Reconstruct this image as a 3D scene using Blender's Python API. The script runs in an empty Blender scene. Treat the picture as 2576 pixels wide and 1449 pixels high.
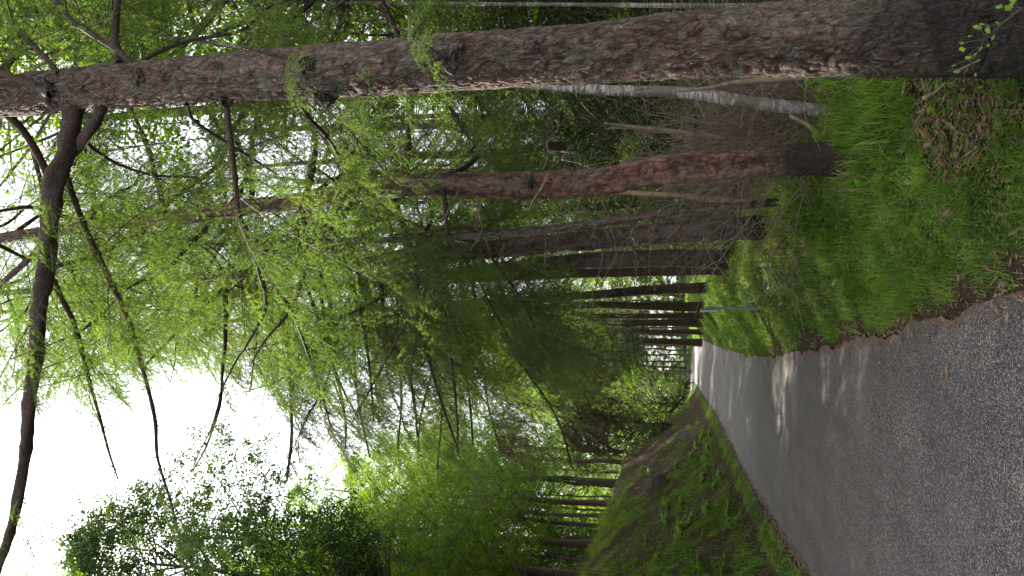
import bpy, math, random
import numpy as np
from mathutils import Matrix, Vector

# ------------------------------------------------------------------ camera, light, exposure
SC = bpy.context.scene
COL = SC.collection
H = 1.75                                   # eye height over the road
FOC = 0.72                                 # focal length / picture width
PITCH = math.radians(12.53)
cd = bpy.data.cameras.new('camera'); cam = bpy.data.objects.new('camera', cd); COL.objects.link(cam)
cd.sensor_width = 36.0; cd.lens = 36.0 * FOC; cd.clip_start = 0.05; cd.clip_end = 600
Rv = Vector((1, 0, 0)); Fv = Vector((0, math.cos(PITCH), math.sin(PITCH))); Uv = Rv.cross(Fv)
m = Matrix.Identity(4)                     # the phone was held upright and the picture kept on its side: world up is picture left
for r in range(3):
    m[r][0] = -Uv[r]; m[r][1] = Rv[r]; m[r][2] = -Fv[r]
m[2][3] = H
cam.matrix_world = m
SC.camera = cam

SUN_EL, SUN_AZ = math.radians(47), math.radians(-36)
world = bpy.data.worlds.new('World'); SC.world = world; world.use_nodes = True
nt = world.node_tree; bg = nt.nodes['Background']
sky = nt.nodes.new('ShaderNodeTexSky'); sky.sky_type = 'NISHITA'; sky.sun_disc = False
sky.sun_elevation = SUN_EL; sky.sun_rotation = SUN_AZ; sky.dust_density = 3.0; sky.air_density = 1.0
mixw = nt.nodes.new('ShaderNodeMix'); mixw.data_type = 'RGBA'
tcw = nt.nodes.new('ShaderNodeTexCoord'); nzw = nt.nodes.new('ShaderNodeTexNoise')
nzw.inputs['Scale'].default_value = 2.2; nzw.inputs['Detail'].default_value = 5
rmw = nt.nodes.new('ShaderNodeMapRange'); rmw.inputs['From Min'].default_value = .35; rmw.inputs['From Max'].default_value = .6
rmw.inputs['To Min'].default_value = .35; rmw.inputs['To Max'].default_value = .9
nt.links.new(tcw.outputs['Generated'], nzw.inputs['Vector']); nt.links.new(nzw.outputs['Fac'], rmw.inputs['Value'])
nt.links.new(rmw.outputs['Result'], mixw.inputs['Factor'])
nt.links.new(sky.outputs['Color'], mixw.inputs['A'])
mixw.inputs['B'].default_value = (7.6, 7.6, 7.9, 1)     # bright broken cloud
nt.links.new(mixw.outputs['Result'], bg.inputs['Color'])
bg.inputs['Strength'].default_value = 0.082
sd = bpy.data.lights.new('sun', 'SUN'); sd.energy = 5.0; sd.angle = math.radians(0.55); sd.color = (1, .93, .82)
sun = bpy.data.objects.new('sun', sd); COL.objects.link(sun)
sdir = Vector((math.sin(SUN_AZ) * math.cos(SUN_EL), math.cos(SUN_AZ) * math.cos(SUN_EL), math.sin(SUN_EL)))
sun.rotation_euler = sdir.to_track_quat('Z', 'Y').to_euler(); sun.location = sdir * 60
vs = SC.view_settings; vs.view_transform = 'Standard'; vs.look = 'None'; vs.gamma = 1; vs.use_curve_mapping = False
vs.exposure = 2.25
SC.render.engine = 'CYCLES'
cy = SC.cycles
cy.max_bounces = 8; cy.diffuse_bounces = 5; cy.transmission_bounces = 6; cy.glossy_bounces = 2; cy.transparent_max_bounces = 4
cy.sample_clamp_indirect = 6

# ------------------------------------------------------------------ helpers
rg = np.random.default_rng(7)
random.seed(7)
Un, Fn = np.array(Uv), np.array(Fv)
def P(u, v, Y):
    """point on the line of sight of picture position (u, v) (2576 x 1449 units) at distance Y along the ground"""
    a = (u - 1288) / 2576; b = (724.5 - v) / 2576
    d = Fn * FOC - Un * a + np.array([b, 0, 0])
    return np.array([0, 0, H]) + d * (Y / d[1])
def proj(p):
    p = np.asarray(p, float) - np.array([0, 0, H])
    z = p @ Fn
    z = np.where(z < .05, .05, z)
    return 1288 - (p @ Un) / z * FOC * 2576, 724.5 - p[..., 0] / z * FOC * 2576
def wpx(w, u, v, Y):
    """real width of something w units wide in the picture at that place"""
    p = P(u, v, Y) - np.array([0, 0, H])
    return w / 2576 * (p @ Fn) / FOC

def h3(i, j, k, s=0):
    n = (i * 374761393 + j * 668265263 + k * 2147483647 + s * 1274126177) & 0xffffffff
    n = ((n ^ (n >> 13)) * 1274126177) & 0xffffffff
    return ((n ^ (n >> 16)) & 0xffffff) / float(0xffffff)
def vnoise(x, y, z, s=0):
    x, y, z = np.broadcast_arrays(x, y, z)
    xi, yi, zi = np.floor(x).astype(np.int64), np.floor(y).astype(np.int64), np.floor(z).astype(np.int64)
    fx, fy, fz = x - xi, y - yi, z - zi
    fx, fy, fz = [f * f * (3 - 2 * f) for f in (fx, fy, fz)]
    o = 0
    for a in (0, 1):
        for b in (0, 1):
            for c in (0, 1):
                o = o + h3(xi + a, yi + b, zi + c, s) * (fx if a else 1 - fx) * (fy if b else 1 - fy) * (fz if c else 1 - fz)
    return o * 2 - 1
def fbm(x, y, z=0., s=0, o=4):
    r, a = 0, 1.
    for k in range(o):
        r = r + vnoise(np.asarray(x) * 2 ** k, np.asarray(y) * 2 ** k, np.asarray(z) * 2. ** k, s + k) * a; a *= .5
    return r / 1.6
def worley(x, y, s=0):
    xi, yi = np.floor(x).astype(np.int64), np.floor(y).astype(np.int64)
    f1 = np.full(x.shape, 9.); f2 = np.full(x.shape, 9.); idv = np.zeros(x.shape)
    for a in (-1, 0, 1):
        for b in (-1, 0, 1):
            px = xi + a + h3(xi + a, yi + b, xi * 0, s); py = yi + b + h3(xi + a, yi + b, xi * 0, s + 9)
            d = np.hypot(px - x, py - y); c = h3(xi + a, yi + b, xi * 0, s + 17)
            n = d < f1
            f2 = np.where(n, f1, np.minimum(f2, d)); idv = np.where(n, c, idv); f1 = np.where(n, d, f1)
    return f1, f2, idv
def sstep(a, b, x):
    t = np.clip((x - a) / (b - a), 0, 1); return t * t * (3 - 2 * t)

def mesh(name, V, tris=None, quads=None, mats=(), mi=None, attrs=None, smooth=False, mq=None):
    me = bpy.data.meshes.new(name)
    V = np.asarray(V, np.float32)
    nt_ = 0 if tris is None else len(tris); nq = 0 if quads is None else len(quads)
    me.vertices.add(len(V)); me.vertices.foreach_set('co', V.ravel())
    idx = []
    if nt_: idx.append(np.asarray(tris, np.int32).ravel())
    if nq: idx.append(np.asarray(quads, np.int32).ravel())
    idx = np.concatenate(idx)
    me.loops.add(len(idx)); me.loops.foreach_set('vertex_index', idx)
    me.polygons.add(nt_ + nq)
    me.polygons.foreach_set('loop_start', np.concatenate([np.arange(nt_) * 3, nt_ * 3 + np.arange(nq) * 4]).astype(np.int32))
    if mi is not None: me.polygons.foreach_set('material_index', np.asarray(mi, np.int32))
    for m_ in mats: me.materials.append(m_)
    for k, a in (attrs or {}).items():
        at = me.attributes.new(k, 'FLOAT', 'POINT'); at.data.foreach_set('value', np.asarray(a, np.float32))
    me.update(calc_edges=True)
    me.polygons.foreach_set('use_smooth', np.full(nt_ + nq, bool(smooth)))
    return me
def obj(name, me, parent=None, loc=(0, 0, 0)):
    o = bpy.data.objects.new(name, me); COL.objects.link(o); o.location = loc
    if parent is not None: o.parent = parent
    return o
def tag(o, label=None, cat=None, group=None, kind=None):
    for k, v in (('label', label), ('category', cat), ('group', group), ('kind', kind)):
        if v: o[k] = v
    return o
def empty(name, loc, label, cat, group=None):
    o = bpy.data.objects.new(name, None); COL.objects.link(o); o.location = tuple(loc); o.empty_display_size = .2
    return tag(o, label, cat, group)

def spline(pts, n):
    """Catmull-Rom through rows of pts (any width), n samples"""
    p = np.asarray(pts, float); k = len(p)
    q = np.vstack([2 * p[0] - p[1], p, 2 * p[-1] - p[-2]])
    seg = np.linalg.norm(np.diff(p[:, :3], axis=0), axis=1); cum = np.concatenate([[0], np.cumsum(seg)])
    s = np.linspace(0, cum[-1], n); i = np.clip(np.searchsorted(cum, s, 'right') - 1, 0, k - 2)
    t = ((s - cum[i]) / np.maximum(seg[i], 1e-6))[:, None]
    a, b, c, d = q[i], q[i + 1], q[i + 2], q[i + 3]
    return .5 * (2 * b + (c - a) * t + (2 * a - 5 * b + 4 * c - d) * t * t + (3 * b - a - 3 * c + d) * t ** 3)
def tube(C, R, ns, disp=None, cap=True, seam=0.):
    """C (n,3) centres, R (n,) radii -> verts, quads, tris; disp(theta, s, r) adds to the radius"""
    C = np.asarray(C, float); n = len(C); R = np.asarray(R, float)
    T = np.gradient(C, axis=0); T /= np.linalg.norm(T, axis=1)[:, None] + 1e-9
    up = np.array([0, 0, 1.]) if abs(T[:, 2].mean()) < .7 else np.array([1., 0, 0])
    A = np.cross(T, up); A /= np.linalg.norm(A, axis=1)[:, None] + 1e-9; B = np.cross(A, T)
    th = np.arange(ns) / ns * 2 * np.pi + seam
    s = np.concatenate([[0], np.cumsum(np.linalg.norm(np.diff(C, axis=0), axis=1))])
    TH, S = np.meshgrid(th, s); RR = np.repeat(R[:, None], ns, 1)
    global RELIEF
    RELIEF = None
    if disp is not None:
        dd = disp(TH, S, RR); RR = RR + dd; lo, hi = np.percentile(dd, [4, 96]); RELIEF = np.clip((dd - lo) / (hi - lo + 1e-9), 0, 1).ravel()
    V = C[:, None, :] + RR[..., None] * (np.cos(TH)[..., None] * A[:, None, :] + np.sin(TH)[..., None] * B[:, None, :])
    V = V.reshape(-1, 3)
    i = np.arange(n - 1)[:, None] * ns; j = np.arange(ns)[None, :]; j2 = (j + 1) % ns
    Q = np.stack([i + j, i + j2, i + ns + j2, i + ns + j], -1).reshape(-1, 4)
    tr = []
    if cap:
        V = np.vstack([V, C[-1:]]); e = len(V) - 1; b0 = (n - 1) * ns
        tr = [(b0 + k, b0 + (k + 1) % ns, e) for k in range(ns)]
    return V, Q, (np.array(tr, int).reshape(-1, 3))
class Acc:
    """collects pieces that belong to one mesh"""
    def __init__(s): s.V = []; s.T = []; s.Q = []; s.mt = []; s.mq = []; s.n = 0; s.at = []
    def add(s, V, T=None, Q=None, mi=0, at=None):
        V = np.asarray(V, float)
        if T is not None and len(T): s.T.append(np.asarray(T) + s.n); s.mt.append(np.full(len(T), mi))
        if Q is not None and len(Q): s.Q.append(np.asarray(Q) + s.n); s.mq.append(np.full(len(Q), mi))
        s.V.append(V); s.n += len(V); s.at.append(np.full(len(V), .5) if at is None else np.broadcast_to(at, (len(V),)))
    def mesh(s, name, mats, smooth=False):
        T = np.concatenate(s.T) if s.T else None; Q = np.concatenate(s.Q) if s.Q else None
        return mesh(name, np.concatenate(s.V), T, Q, mats, np.concatenate(s.mt + s.mq), {'var': np.concatenate(s.at)}, smooth)

# ------------------------------------------------------------------ materials
def newmat(name):
    m_ = bpy.data.materials.new(name); m_.use_nodes = True; t = m_.node_tree; t.nodes.clear()
    return m_, t, t.nodes.new('ShaderNodeOutputMaterial')
def N(t, typ, **kw):
    n = t.nodes.new('ShaderNode' + typ)
    for k, v in kw.items():
        if k in n.inputs: n.inputs[k].default_value = v
        else: setattr(n, k, v)
    return n
def ramp(t, stops, src, interp='LINEAR'):
    r = t.nodes.new('ShaderNodeValToRGB'); r.color_ramp.interpolation = interp
    e = r.color_ramp.elements
    while len(e) < len(stops): e.new(.5)
    for k, (p, c) in enumerate(stops): e[k].position = p; e[k].color = (*c, 1)
    t.links.new(src, r.inputs[0]); return r
def mixc(t, a, b, f, mode='MIX'):
    n = t.nodes.new('ShaderNodeMix'); n.data_type = 'RGBA'; n.blend_type = mode
    for sck, val in (('A', a), ('B', b), ('Factor', f)):
        if isinstance(val, (int, float)): n.inputs[sck].default_value = val
        elif isinstance(val, tuple): n.inputs[sck].default_value = (*val, 1)
        else: t.links.new(val, n.inputs[sck])
    return n.outputs['Result']

def leaf_mat(name, stops, trans=.5, tcol=(1.5, 1.6, .7), rough=.5, rnd=0.):
    """thin leaves: diffuse + translucent; the colour comes from each piece's own 'var' and the object's random number"""
    m_, t, out = newmat(name)
    at = N(t, 'Attribute', attribute_name='var'); oi = N(t, 'ObjectInfo')
    ad = N(t, 'Math', operation='MULTIPLY_ADD'); ad.inputs[1].default_value = rnd
    t.links.new(oi.outputs['Random'], ad.inputs[0]); t.links.new(at.outputs['Fac'], ad.inputs[2])
    sb = N(t, 'Math', operation='SUBTRACT'); sb.inputs[1].default_value = rnd / 2; t.links.new(ad.outputs[0], sb.inputs[0])
    c = ramp(t, stops, sb.outputs[0])
    d = N(t, 'BsdfPrincipled'); d.inputs['Roughness'].default_value = rough; d.inputs['Specular IOR Level'].default_value = .25
    t.links.new(c.outputs[0], d.inputs['Base Color'])
    tr = N(t, 'BsdfTranslucent'); tc = mixc(t, c.outputs[0], tcol, 1.0, 'MULTIPLY'); t.links.new(tc, tr.inputs['Color'])
    mx = N(t, 'MixShader'); mx.inputs[0].default_value = trans
    t.links.new(d.outputs[0], mx.inputs[1]); t.links.new(tr.outputs[0], mx.inputs[2]); t.links.new(mx.outputs[0], out.inputs[0])
    return m_
def bark_mat(name, cols, red=(.16, .065, .04), redamt=.5, lichen=.35, char=None, scale=1., bumpd=.012, lich_col=(.10, .115, .085), relief=False):
    m_, t, out = newmat(name)
    tc = N(t, 'TexCoord'); mp = N(t, 'Mapping'); mp.inputs['Scale'].default_value = (scale, scale, scale * .3)
    t.links.new(tc.outputs['Object'], mp.inputs['Vector'])
    n1 = N(t, 'TexNoise', Scale=38., Detail=6., Roughness=.65); t.links.new(mp.outputs[0], n1.inputs['Vector'])
    vo = N(t, 'TexVoronoi', Scale=44.); vo.feature = 'DISTANCE_TO_EDGE'
    wn = N(t, 'TexNoise', Scale=11., Detail=5.); t.links.new(mp.outputs[0], wn.inputs['Vector'])
    wv = N(t, 'VectorMath', operation='MULTIPLY_ADD'); wv.inputs[1].default_value = (.16, .16, .16)
    t.links.new(wn.outputs['Color'], wv.inputs[0]); t.links.new(mp.outputs[0], wv.inputs[2]); t.links.new(wv.outputs[0], vo.inputs['Vector'])
    base = ramp(t, [(.25, cols[0]), (.5, cols[1]), (.75, cols[2])], n1.outputs['Fac'])
    n2 = N(t, 'TexNoise', Scale=3.2, Detail=4.); t.links.new(tc.outputs['Object'], n2.inputs['Vector'])
    rf = ramp(t, [(.45, (0, 0, 0)), (.68, (redamt,) * 3)], n2.outputs['Fac'])
    c = mixc(t, base.outputs[0], red, rf.outputs[0])
    ed = ramp(t, [(0., (.55,) * 3), (.16, (0, 0, 0))], vo.outputs['Distance'])
    c = mixc(t, c, tuple(x * .35 for x in red), ed.outputs[0])
    if relief:                                                   # weathered grey plate faces, dark red brown fissures
        ra = N(t, 'Attribute', attribute_name='relief'); rr_ = ramp(t, [(.0, (.30, .24, .21)), (.3, (.7, .63, .6)), (.7, (1.1, 1.1, 1.1)), (1., (1.45, 1.45, 1.45))], ra.outputs['Fac'])
        c = mixc(t, c, rr_.outputs[0], 1., 'MULTIPLY')
    n3 = N(t, 'TexNoise', Scale=9., Detail=8., Roughness=.7); t.links.new(tc.outputs['Object'], n3.inputs['Vector'])
    lf = ramp(t, [(.52, (0, 0, 0)), (.62, (lichen,) * 3)], n3.outputs['Fac'])
    c = mixc(t, c, lich_col, lf.outputs[0])
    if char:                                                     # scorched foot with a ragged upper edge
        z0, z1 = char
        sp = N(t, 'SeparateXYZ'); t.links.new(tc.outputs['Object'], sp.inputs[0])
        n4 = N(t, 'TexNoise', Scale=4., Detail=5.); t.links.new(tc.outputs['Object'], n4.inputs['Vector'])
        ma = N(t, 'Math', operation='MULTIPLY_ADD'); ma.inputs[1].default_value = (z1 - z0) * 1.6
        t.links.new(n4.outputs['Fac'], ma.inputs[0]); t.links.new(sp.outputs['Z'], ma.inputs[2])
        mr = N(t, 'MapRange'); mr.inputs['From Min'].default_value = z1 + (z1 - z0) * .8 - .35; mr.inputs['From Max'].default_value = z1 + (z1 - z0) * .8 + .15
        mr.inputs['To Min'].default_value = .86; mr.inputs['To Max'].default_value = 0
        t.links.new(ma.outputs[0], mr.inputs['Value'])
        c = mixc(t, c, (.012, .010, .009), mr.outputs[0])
    b = N(t, 'BsdfPrincipled'); b.inputs['Roughness'].default_value = .85; b.inputs['Specular IOR Level'].default_value = .25
    t.links.new(c, b.inputs['Base Color'])
    pl = ramp(t, [(0., (0, 0, 0)), (.2, (.6,) * 3), (.5, (1,) * 3)], vo.outputs['Distance'])
    hs = N(t, 'Math', operation='MULTIPLY_ADD'); hs.inputs[1].default_value = 1.6
    t.links.new(n1.outputs['Fac'], hs.inputs[0]); t.links.new(pl.outputs[0], hs.inputs[2])
    bp = N(t, 'Bump', Strength=.9, Distance=bumpd); t.links.new(hs.outputs[0], bp.inputs['Height']); t.links.new(bp.outputs[0], b.inputs['Normal'])
    t.links.new(b.outputs[0], out.inputs[0]); return m_
def plain_mat(name, c0, c1, sc=8., rough=.8, bump=0., metal=0.):
    m_, t, out = newmat(name)
    tc = N(t, 'TexCoord'); n1 = N(t, 'TexNoise', Scale=sc, Detail=5.); t.links.new(tc.outputs['Object'], n1.inputs['Vector'])
    c = ramp(t, [(.3, c0), (.7, c1)], n1.outputs['Fac'])
    b = N(t, 'BsdfPrincipled'); b.inputs['Roughness'].default_value = rough; b.inputs['Metallic'].default_value = metal
    t.links.new(c.outputs[0], b.inputs['Base Color'])
    if bump:
        bp = N(t, 'Bump', Strength=.6, Distance=bump); t.links.new(n1.outputs['Fac'], bp.inputs['Height']); t.links.new(bp.outputs[0], b.inputs['Normal'])
    t.links.new(b.outputs[0], out.inputs[0]); return m_

LARCH = leaf_mat('larch_needles', [(0, (.055, .10, .018)), (.5, (.085, .145, .024)), (1, (.12, .19, .035))], .55, (1.9, 1.9, .65), rnd=.6)
SPRUCE = leaf_mat('spruce_needles', [(0, (.025, .048, .016)), (.5, (.042, .075, .02)), (1, (.06, .10, .025))], .4, (1.8, 1.7, .7), rnd=.4)
BROAD = leaf_mat('broad_leaves', [(0, (.035, .075, .014)), (.5, (.06, .115, .017)), (.9, (.10, .155, .022)), (1, (.22, .19, .02))], .58, (2.7, 2.5, .7), rnd=.25)
DARKLEAF = leaf_mat('dark_leaves', [(0, (.02, .045, .014)), (1, (.05, .09, .02))], .35)
GRASS = leaf_mat('grass_blades', [(0, (.045, .105, .016)), (.35, (.10, .20, .022)), (.7, (.16, .275, .035)), (.85, (.21, .20, .08)), (1, (.30, .25, .14))], .45, (1.5, 1.6, .5))
DEADLEAF = leaf_mat('dead_foliage', [(0, (.07, .045, .025)), (1, (.16, .11, .06))], .2, (1, 1, 1))
FERN = leaf_mat('fern_fronds', [(0, (.07, .14, .02)), (1, (.15, .26, .04))], .55, (1.9, 1.8, .6))
TWIG = plain_mat('larch_twig', (.03, .024, .018), (.07, .055, .04), 20)
LIMB = bark_mat('limb_bark', [(.022, .016, .013), (.04, .029, .023), (.065, .05, .04)], redamt=.3, lichen=.35, scale=1.6, bumpd=.008)
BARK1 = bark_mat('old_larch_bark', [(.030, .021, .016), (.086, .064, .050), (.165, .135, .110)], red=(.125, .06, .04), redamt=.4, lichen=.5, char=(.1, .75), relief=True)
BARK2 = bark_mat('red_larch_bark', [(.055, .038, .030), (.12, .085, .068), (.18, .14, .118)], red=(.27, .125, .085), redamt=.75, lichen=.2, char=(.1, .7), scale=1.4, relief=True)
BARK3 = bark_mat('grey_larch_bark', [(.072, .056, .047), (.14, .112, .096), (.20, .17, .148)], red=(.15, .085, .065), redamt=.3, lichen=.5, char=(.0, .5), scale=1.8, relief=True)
BARKF = bark_mat('far_bark', [(.045, .032, .025), (.085, .058, .042), (.12, .09, .068)], redamt=.3, lichen=.3, scale=1.5, bumpd=.006)
BARKG = bark_mat('beech_bark', [(.045, .042, .034), (.08, .075, .062), (.12, .112, .095)], redamt=.0, lichen=.4, scale=.6, bumpd=.004)
PALEWOOD = plain_mat('bare_wood', (.10, .07, .04), (.30, .22, .12), 10, .75, .004)
STICK = plain_mat('stick_bark', (.07, .048, .03), (.18, .13, .085), 25, .85, .004)
BRUSH = plain_mat('dead_twig', (.06, .043, .03), (.165, .122, .082), 12)
def birch_mat():
    m_, t, out = newmat('birch_bark')
    tc = N(t, 'TexCoord'); mp = N(t, 'Mapping'); mp.inputs['Scale'].default_value = (8, 8, 45)
    t.links.new(tc.outputs['Object'], mp.inputs['Vector'])
    n1 = N(t, 'TexNoise', Scale=1.2, Detail=5., Roughness=.7); t.links.new(mp.outputs[0], n1.inputs['Vector'])
    n2 = N(t, 'TexNoise', Scale=3.5, Detail=6., Roughness=.7); t.links.new(tc.outputs['Object'], n2.inputs['Vector'])
    a = ramp(t, [(.40, (.05, .042, .035)), (.55, (.28, .26, .24)), (.8, (.62, .6, .58))], n1.outputs['Fac'])
    f = ramp(t, [(.43, (0, 0, 0)), (.54, (.95,) * 3)], n2.outputs['Fac'])
    c = mixc(t, a.outputs[0], (.085, .07, .05), f.outputs[0])
    b = N(t, 'BsdfPrincipled', Roughness=.7); t.links.new(c, b.inputs['Base Color'])
    bp = N(t, 'Bump', Strength=.7, Distance=.006); t.links.new(n1.outputs['Fac'], bp.inputs['Height']); t.links.new(bp.outputs[0], b.inputs['Normal'])
    t.links.new(b.outputs[0], out.inputs[0]); return m_
BIRCH = birch_mat()
def road_mat():
    m_, t, out = newmat('chipped_asphalt')
    tc = N(t, 'TexCoord')
    vo = N(t, 'TexVoronoi', Scale=150.); t.links.new(tc.outputs['Object'], vo.inputs['Vector'])
    sp = N(t, 'SeparateColor'); t.links.new(vo.outputs['Color'], sp.inputs[0])
    chips = ramp(t, [(0, (.011, .009, .0105)), (.3, (.036, .0295, .033)), (.62, (.075, .0625, .068)), (.85, (.165, .142, .136)), (1, (.37, .32, .26))], sp.outputs[0])
    n1 = N(t, 'TexNoise', Scale=1.3, Detail=6., Roughness=.6); t.links.new(tc.outputs['Object'], n1.inputs['Vector'])
    w = ramp(t, [(.3, (.72, .71, .73)), (.7, (1.2, 1.16, 1.18))], n1.outputs['Fac'])
    c = mixc(t, chips.outputs[0], w.outputs[0], 1., 'MULTIPLY')
    ln = N(t, 'Mapping'); ln.inputs['Scale'].default_value = (2.2, .12, 1); ln.inputs['Rotation'].default_value = (0, 0, .105)
    t.links.new(tc.outputs['Object'], ln.inputs[0]); n5 = N(t, 'TexNoise', Scale=1.6, Detail=4.); t.links.new(ln.outputs[0], n5.inputs['Vector'])
    wr = ramp(t, [(.35, (.85,) * 3), (.65, (1.12, 1.11, 1.1))], n5.outputs['Fac'])
    c = mixc(t, c, wr.outputs[0], 1., 'MULTIPLY')
    at = N(t, 'Attribute', attribute_name='var')                  # needle litter gathered along both edges
    n2 = N(t, 'TexNoise', Scale=16., Detail=6., Roughness=.75); t.links.new(tc.outputs['Object'], n2.inputs['Vector'])
    ad = N(t, 'Math', operation='ADD'); t.links.new(at.outputs['Fac'], ad.inputs[0]); t.links.new(n2.outputs['Fac'], ad.inputs[1])
    lf = ramp(t, [(.92, (0, 0, 0)), (1.0, (.9,) * 3)], ad.outputs[0])
    n3 = N(t, 'TexNoise', Scale=90., Detail=4.); t.links.new(tc.outputs['Object'], n3.inputs['Vector'])
    br = ramp(t, [(.3, (.055, .03, .022)), (.7, (.17, .10, .07))], n3.outputs['Fac'])
    c = mixc(t, c, br.outputs[0], lf.outputs[0])
    b = N(t, 'BsdfPrincipled', Roughness=.62); b.inputs['Specular IOR Level'].default_value = .45; t.links.new(c, b.inputs['Base Color'])
    bp = N(t, 'Bump', Strength=.8, Distance=.004); t.links.new(vo.outputs['Distance'], bp.inputs['Height']); bp.invert = True
    t.links.new(bp.outputs[0], b.inputs['Normal']); t.links.new(b.outputs[0], out.inputs[0]); return m_
def ground_mat():
    m_, t, out = newmat('forest_ground')
    tc = N(t, 'TexCoord')
    n1 = N(t, 'TexNoise', Scale=60., Detail=6., Roughness=.7); t.links.new(tc.outputs['Object'], n1.inputs['Vector'])
    br = ramp(t, [(.3, (.02, .013, .009)), (.55, (.058, .036, .024)), (.8, (.14, .095, .065))], n1.outputs['Fac'])
    gr = ramp(t, [(.3, (.018, .035, .008)), (.7, (.06, .105, .018))], n1.outputs['Fac'])
    n2 = N(t, 'TexNoise', Scale=1.6, Detail=6., Roughness=.6); t.links.new(tc.outputs['Object'], n2.inputs['Vector'])
    at = N(t, 'Attribute', attribute_name='var')
    ad = N(t, 'Math', operation='ADD'); t.links.new(at.outputs['Fac'], ad.inputs[0]); t.links.new(n2.outputs['Fac'], ad.inputs[1])
    f = ramp(t, [(.85, (0, 0, 0)), (1.0, (1, 1, 1))], ad.outputs[0])
    c = mixc(t, br.outputs[0], gr.outputs[0], f.outputs[0])
    b = N(t, 'BsdfPrincipled', Roughness=.95); b.inputs['Specular IOR Level'].default_value = .1; t.links.new(c, b.inputs['Base Color'])
    bp = N(t, 'Bump', Strength=.9, Distance=.03); t.links.new(n1.outputs['Fac'], bp.inputs['Height']); t.links.new(bp.outputs[0], b.inputs['Normal'])
    t.links.new(b.outputs[0], out.inputs[0]); return m_
ROAD, GROUND = road_mat(), ground_mat()

# ------------------------------------------------------------------ road and terrain
DIRX = -.1055
def cx(Y): return DIRX * Y + np.interp(Y, [-6, 0, 10, 16, 22, 33, 50, 58, 66, 72, 80, 95, 130], [-1.25, -1.25, -1.28, -1.27, -1.08, -.55, .45, .6, -.6, -3, -9, -25, -70])
def hwr(Y): return np.interp(Y, [0, 3.5, 7, 14, 200], [1.74, 1.7, 1.58, 1.5, 1.5])
def hwl(Y): return np.interp(Y, [0, 200], [1.53, 1.53])
def rz(Y): return np.interp(Y, [0, 33, 50, 60, 75, 300], [0, 0, .40, .45, .47, .5])
def crestH(Y): return np.interp(Y, [-5, 2, 4, 6.4, 10, 15, 25, 40, 50, 60, 80], [.1, .1, .18, .40, .54, .64, .78, 1.0, 1.0, .62, .5])
LT = ([0, .12, .5, 1, 2, 3, 4, 5, 8, 20, 60], [0, .03, .22, .62, 1.9, 3.25, 4.3, 4.7, 5.05, 5.6, 6.5])
def zt(x, Y):
    x = np.asarray(x, float); Y = np.asarray(Y, float)
    c = cx(Y); dr = x - (c + hwr(Y)); dl = (c - hwl(Y)) - x; z0 = rz(Y)
    A = np.interp(Y, [0, 46, 56, 66], [1, 1, .32, .12])
    zr_ = z0 + (crestH(Y) - z0) * sstep(0, 1.7, dr)
    zl_ = z0 + np.interp(dl, *LT) * A
    z = np.where(dr > 0, zr_, np.where(dl > 0, zl_, z0))
    d = np.maximum(dr, dl)
    k = sstep(.05, .8, d)
    z = z + k * (.08 * fbm(x * 1.3, Y * 1.3, 0., 3) + .035 * fbm(x * 4.5, Y * 4.5, 0., 4, 2) + .16 * fbm(x * .35, Y * .35, 0., 5) * sstep(1., 4., d))
    z = z + sstep(10, 40, dr) * 1.2 - .45 * sstep(2.1, 4.2, dr) * (Y < 60) + .32 * fbm(x * 1.0, Y * 1.0, 0., 71, 4) * sstep(.7, 2., dl) * (dl < 12)
    return z + np.where(d < .04, -.03, 0) + .012 * sstep(.04, .15, d)
ys = np.concatenate([np.arange(-4, 12, .12), np.arange(12, 30, .25), np.arange(30, 70, .5), np.arange(70, 131, 4), [160, 220, 320]])
sr = np.concatenate([[0.0, .04, .08, .14], np.arange(.2, 3.4, .1), np.arange(3.5, 10, .5), [11, 13, 16, 20, 26, 34, 45, 70, 130, 260]])
G = []
for y in ys:
    c = cx(y)
    G.append(np.concatenate([(c - hwl(y) - sr)[::-1], [c - .5, c + .5], c + hwr(y) + sr]))
G = np.array(G); YY = np.repeat(ys[:, None], G.shape[1], 1)
ZZ = zt(G, YY)
dxr = G - (cx(YY) + hwr(YY)); dxl = (cx(YY) - hwl(YY)) - G
gvar = .15 + .45 * sstep(.1, .35, dxr) * (1 - sstep(2.2, 3.2, dxr)) + .6 * sstep(.05, .1, dxl) * (1 - sstep(.3, .5, dxl)) + .38 * sstep(.5, .8, dxl) * (1 - sstep(3.2, 4.4, dxl)) - .24 * sstep(.5, .8, dxl)
gvar = gvar + .28 * sstep(5, 8, dxr) + .5 * sstep(52, 60, YY) * (np.maximum(dxr, dxl) > .1)
n, k = G.shape
I = (np.arange(n - 1)[:, None] * k + np.arange(k - 1)[None, :])
Q = np.stack([I, I + 1, I + k + 1, I + k], -1).reshape(-1, 4)
gme = mesh('ground', np.stack([G, YY, ZZ], -1).reshape(-1, 3), None, Q, [GROUND], attrs={'var': gvar.ravel()}, smooth=True)
tag(obj('ground', gme), kind='structure')
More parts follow.
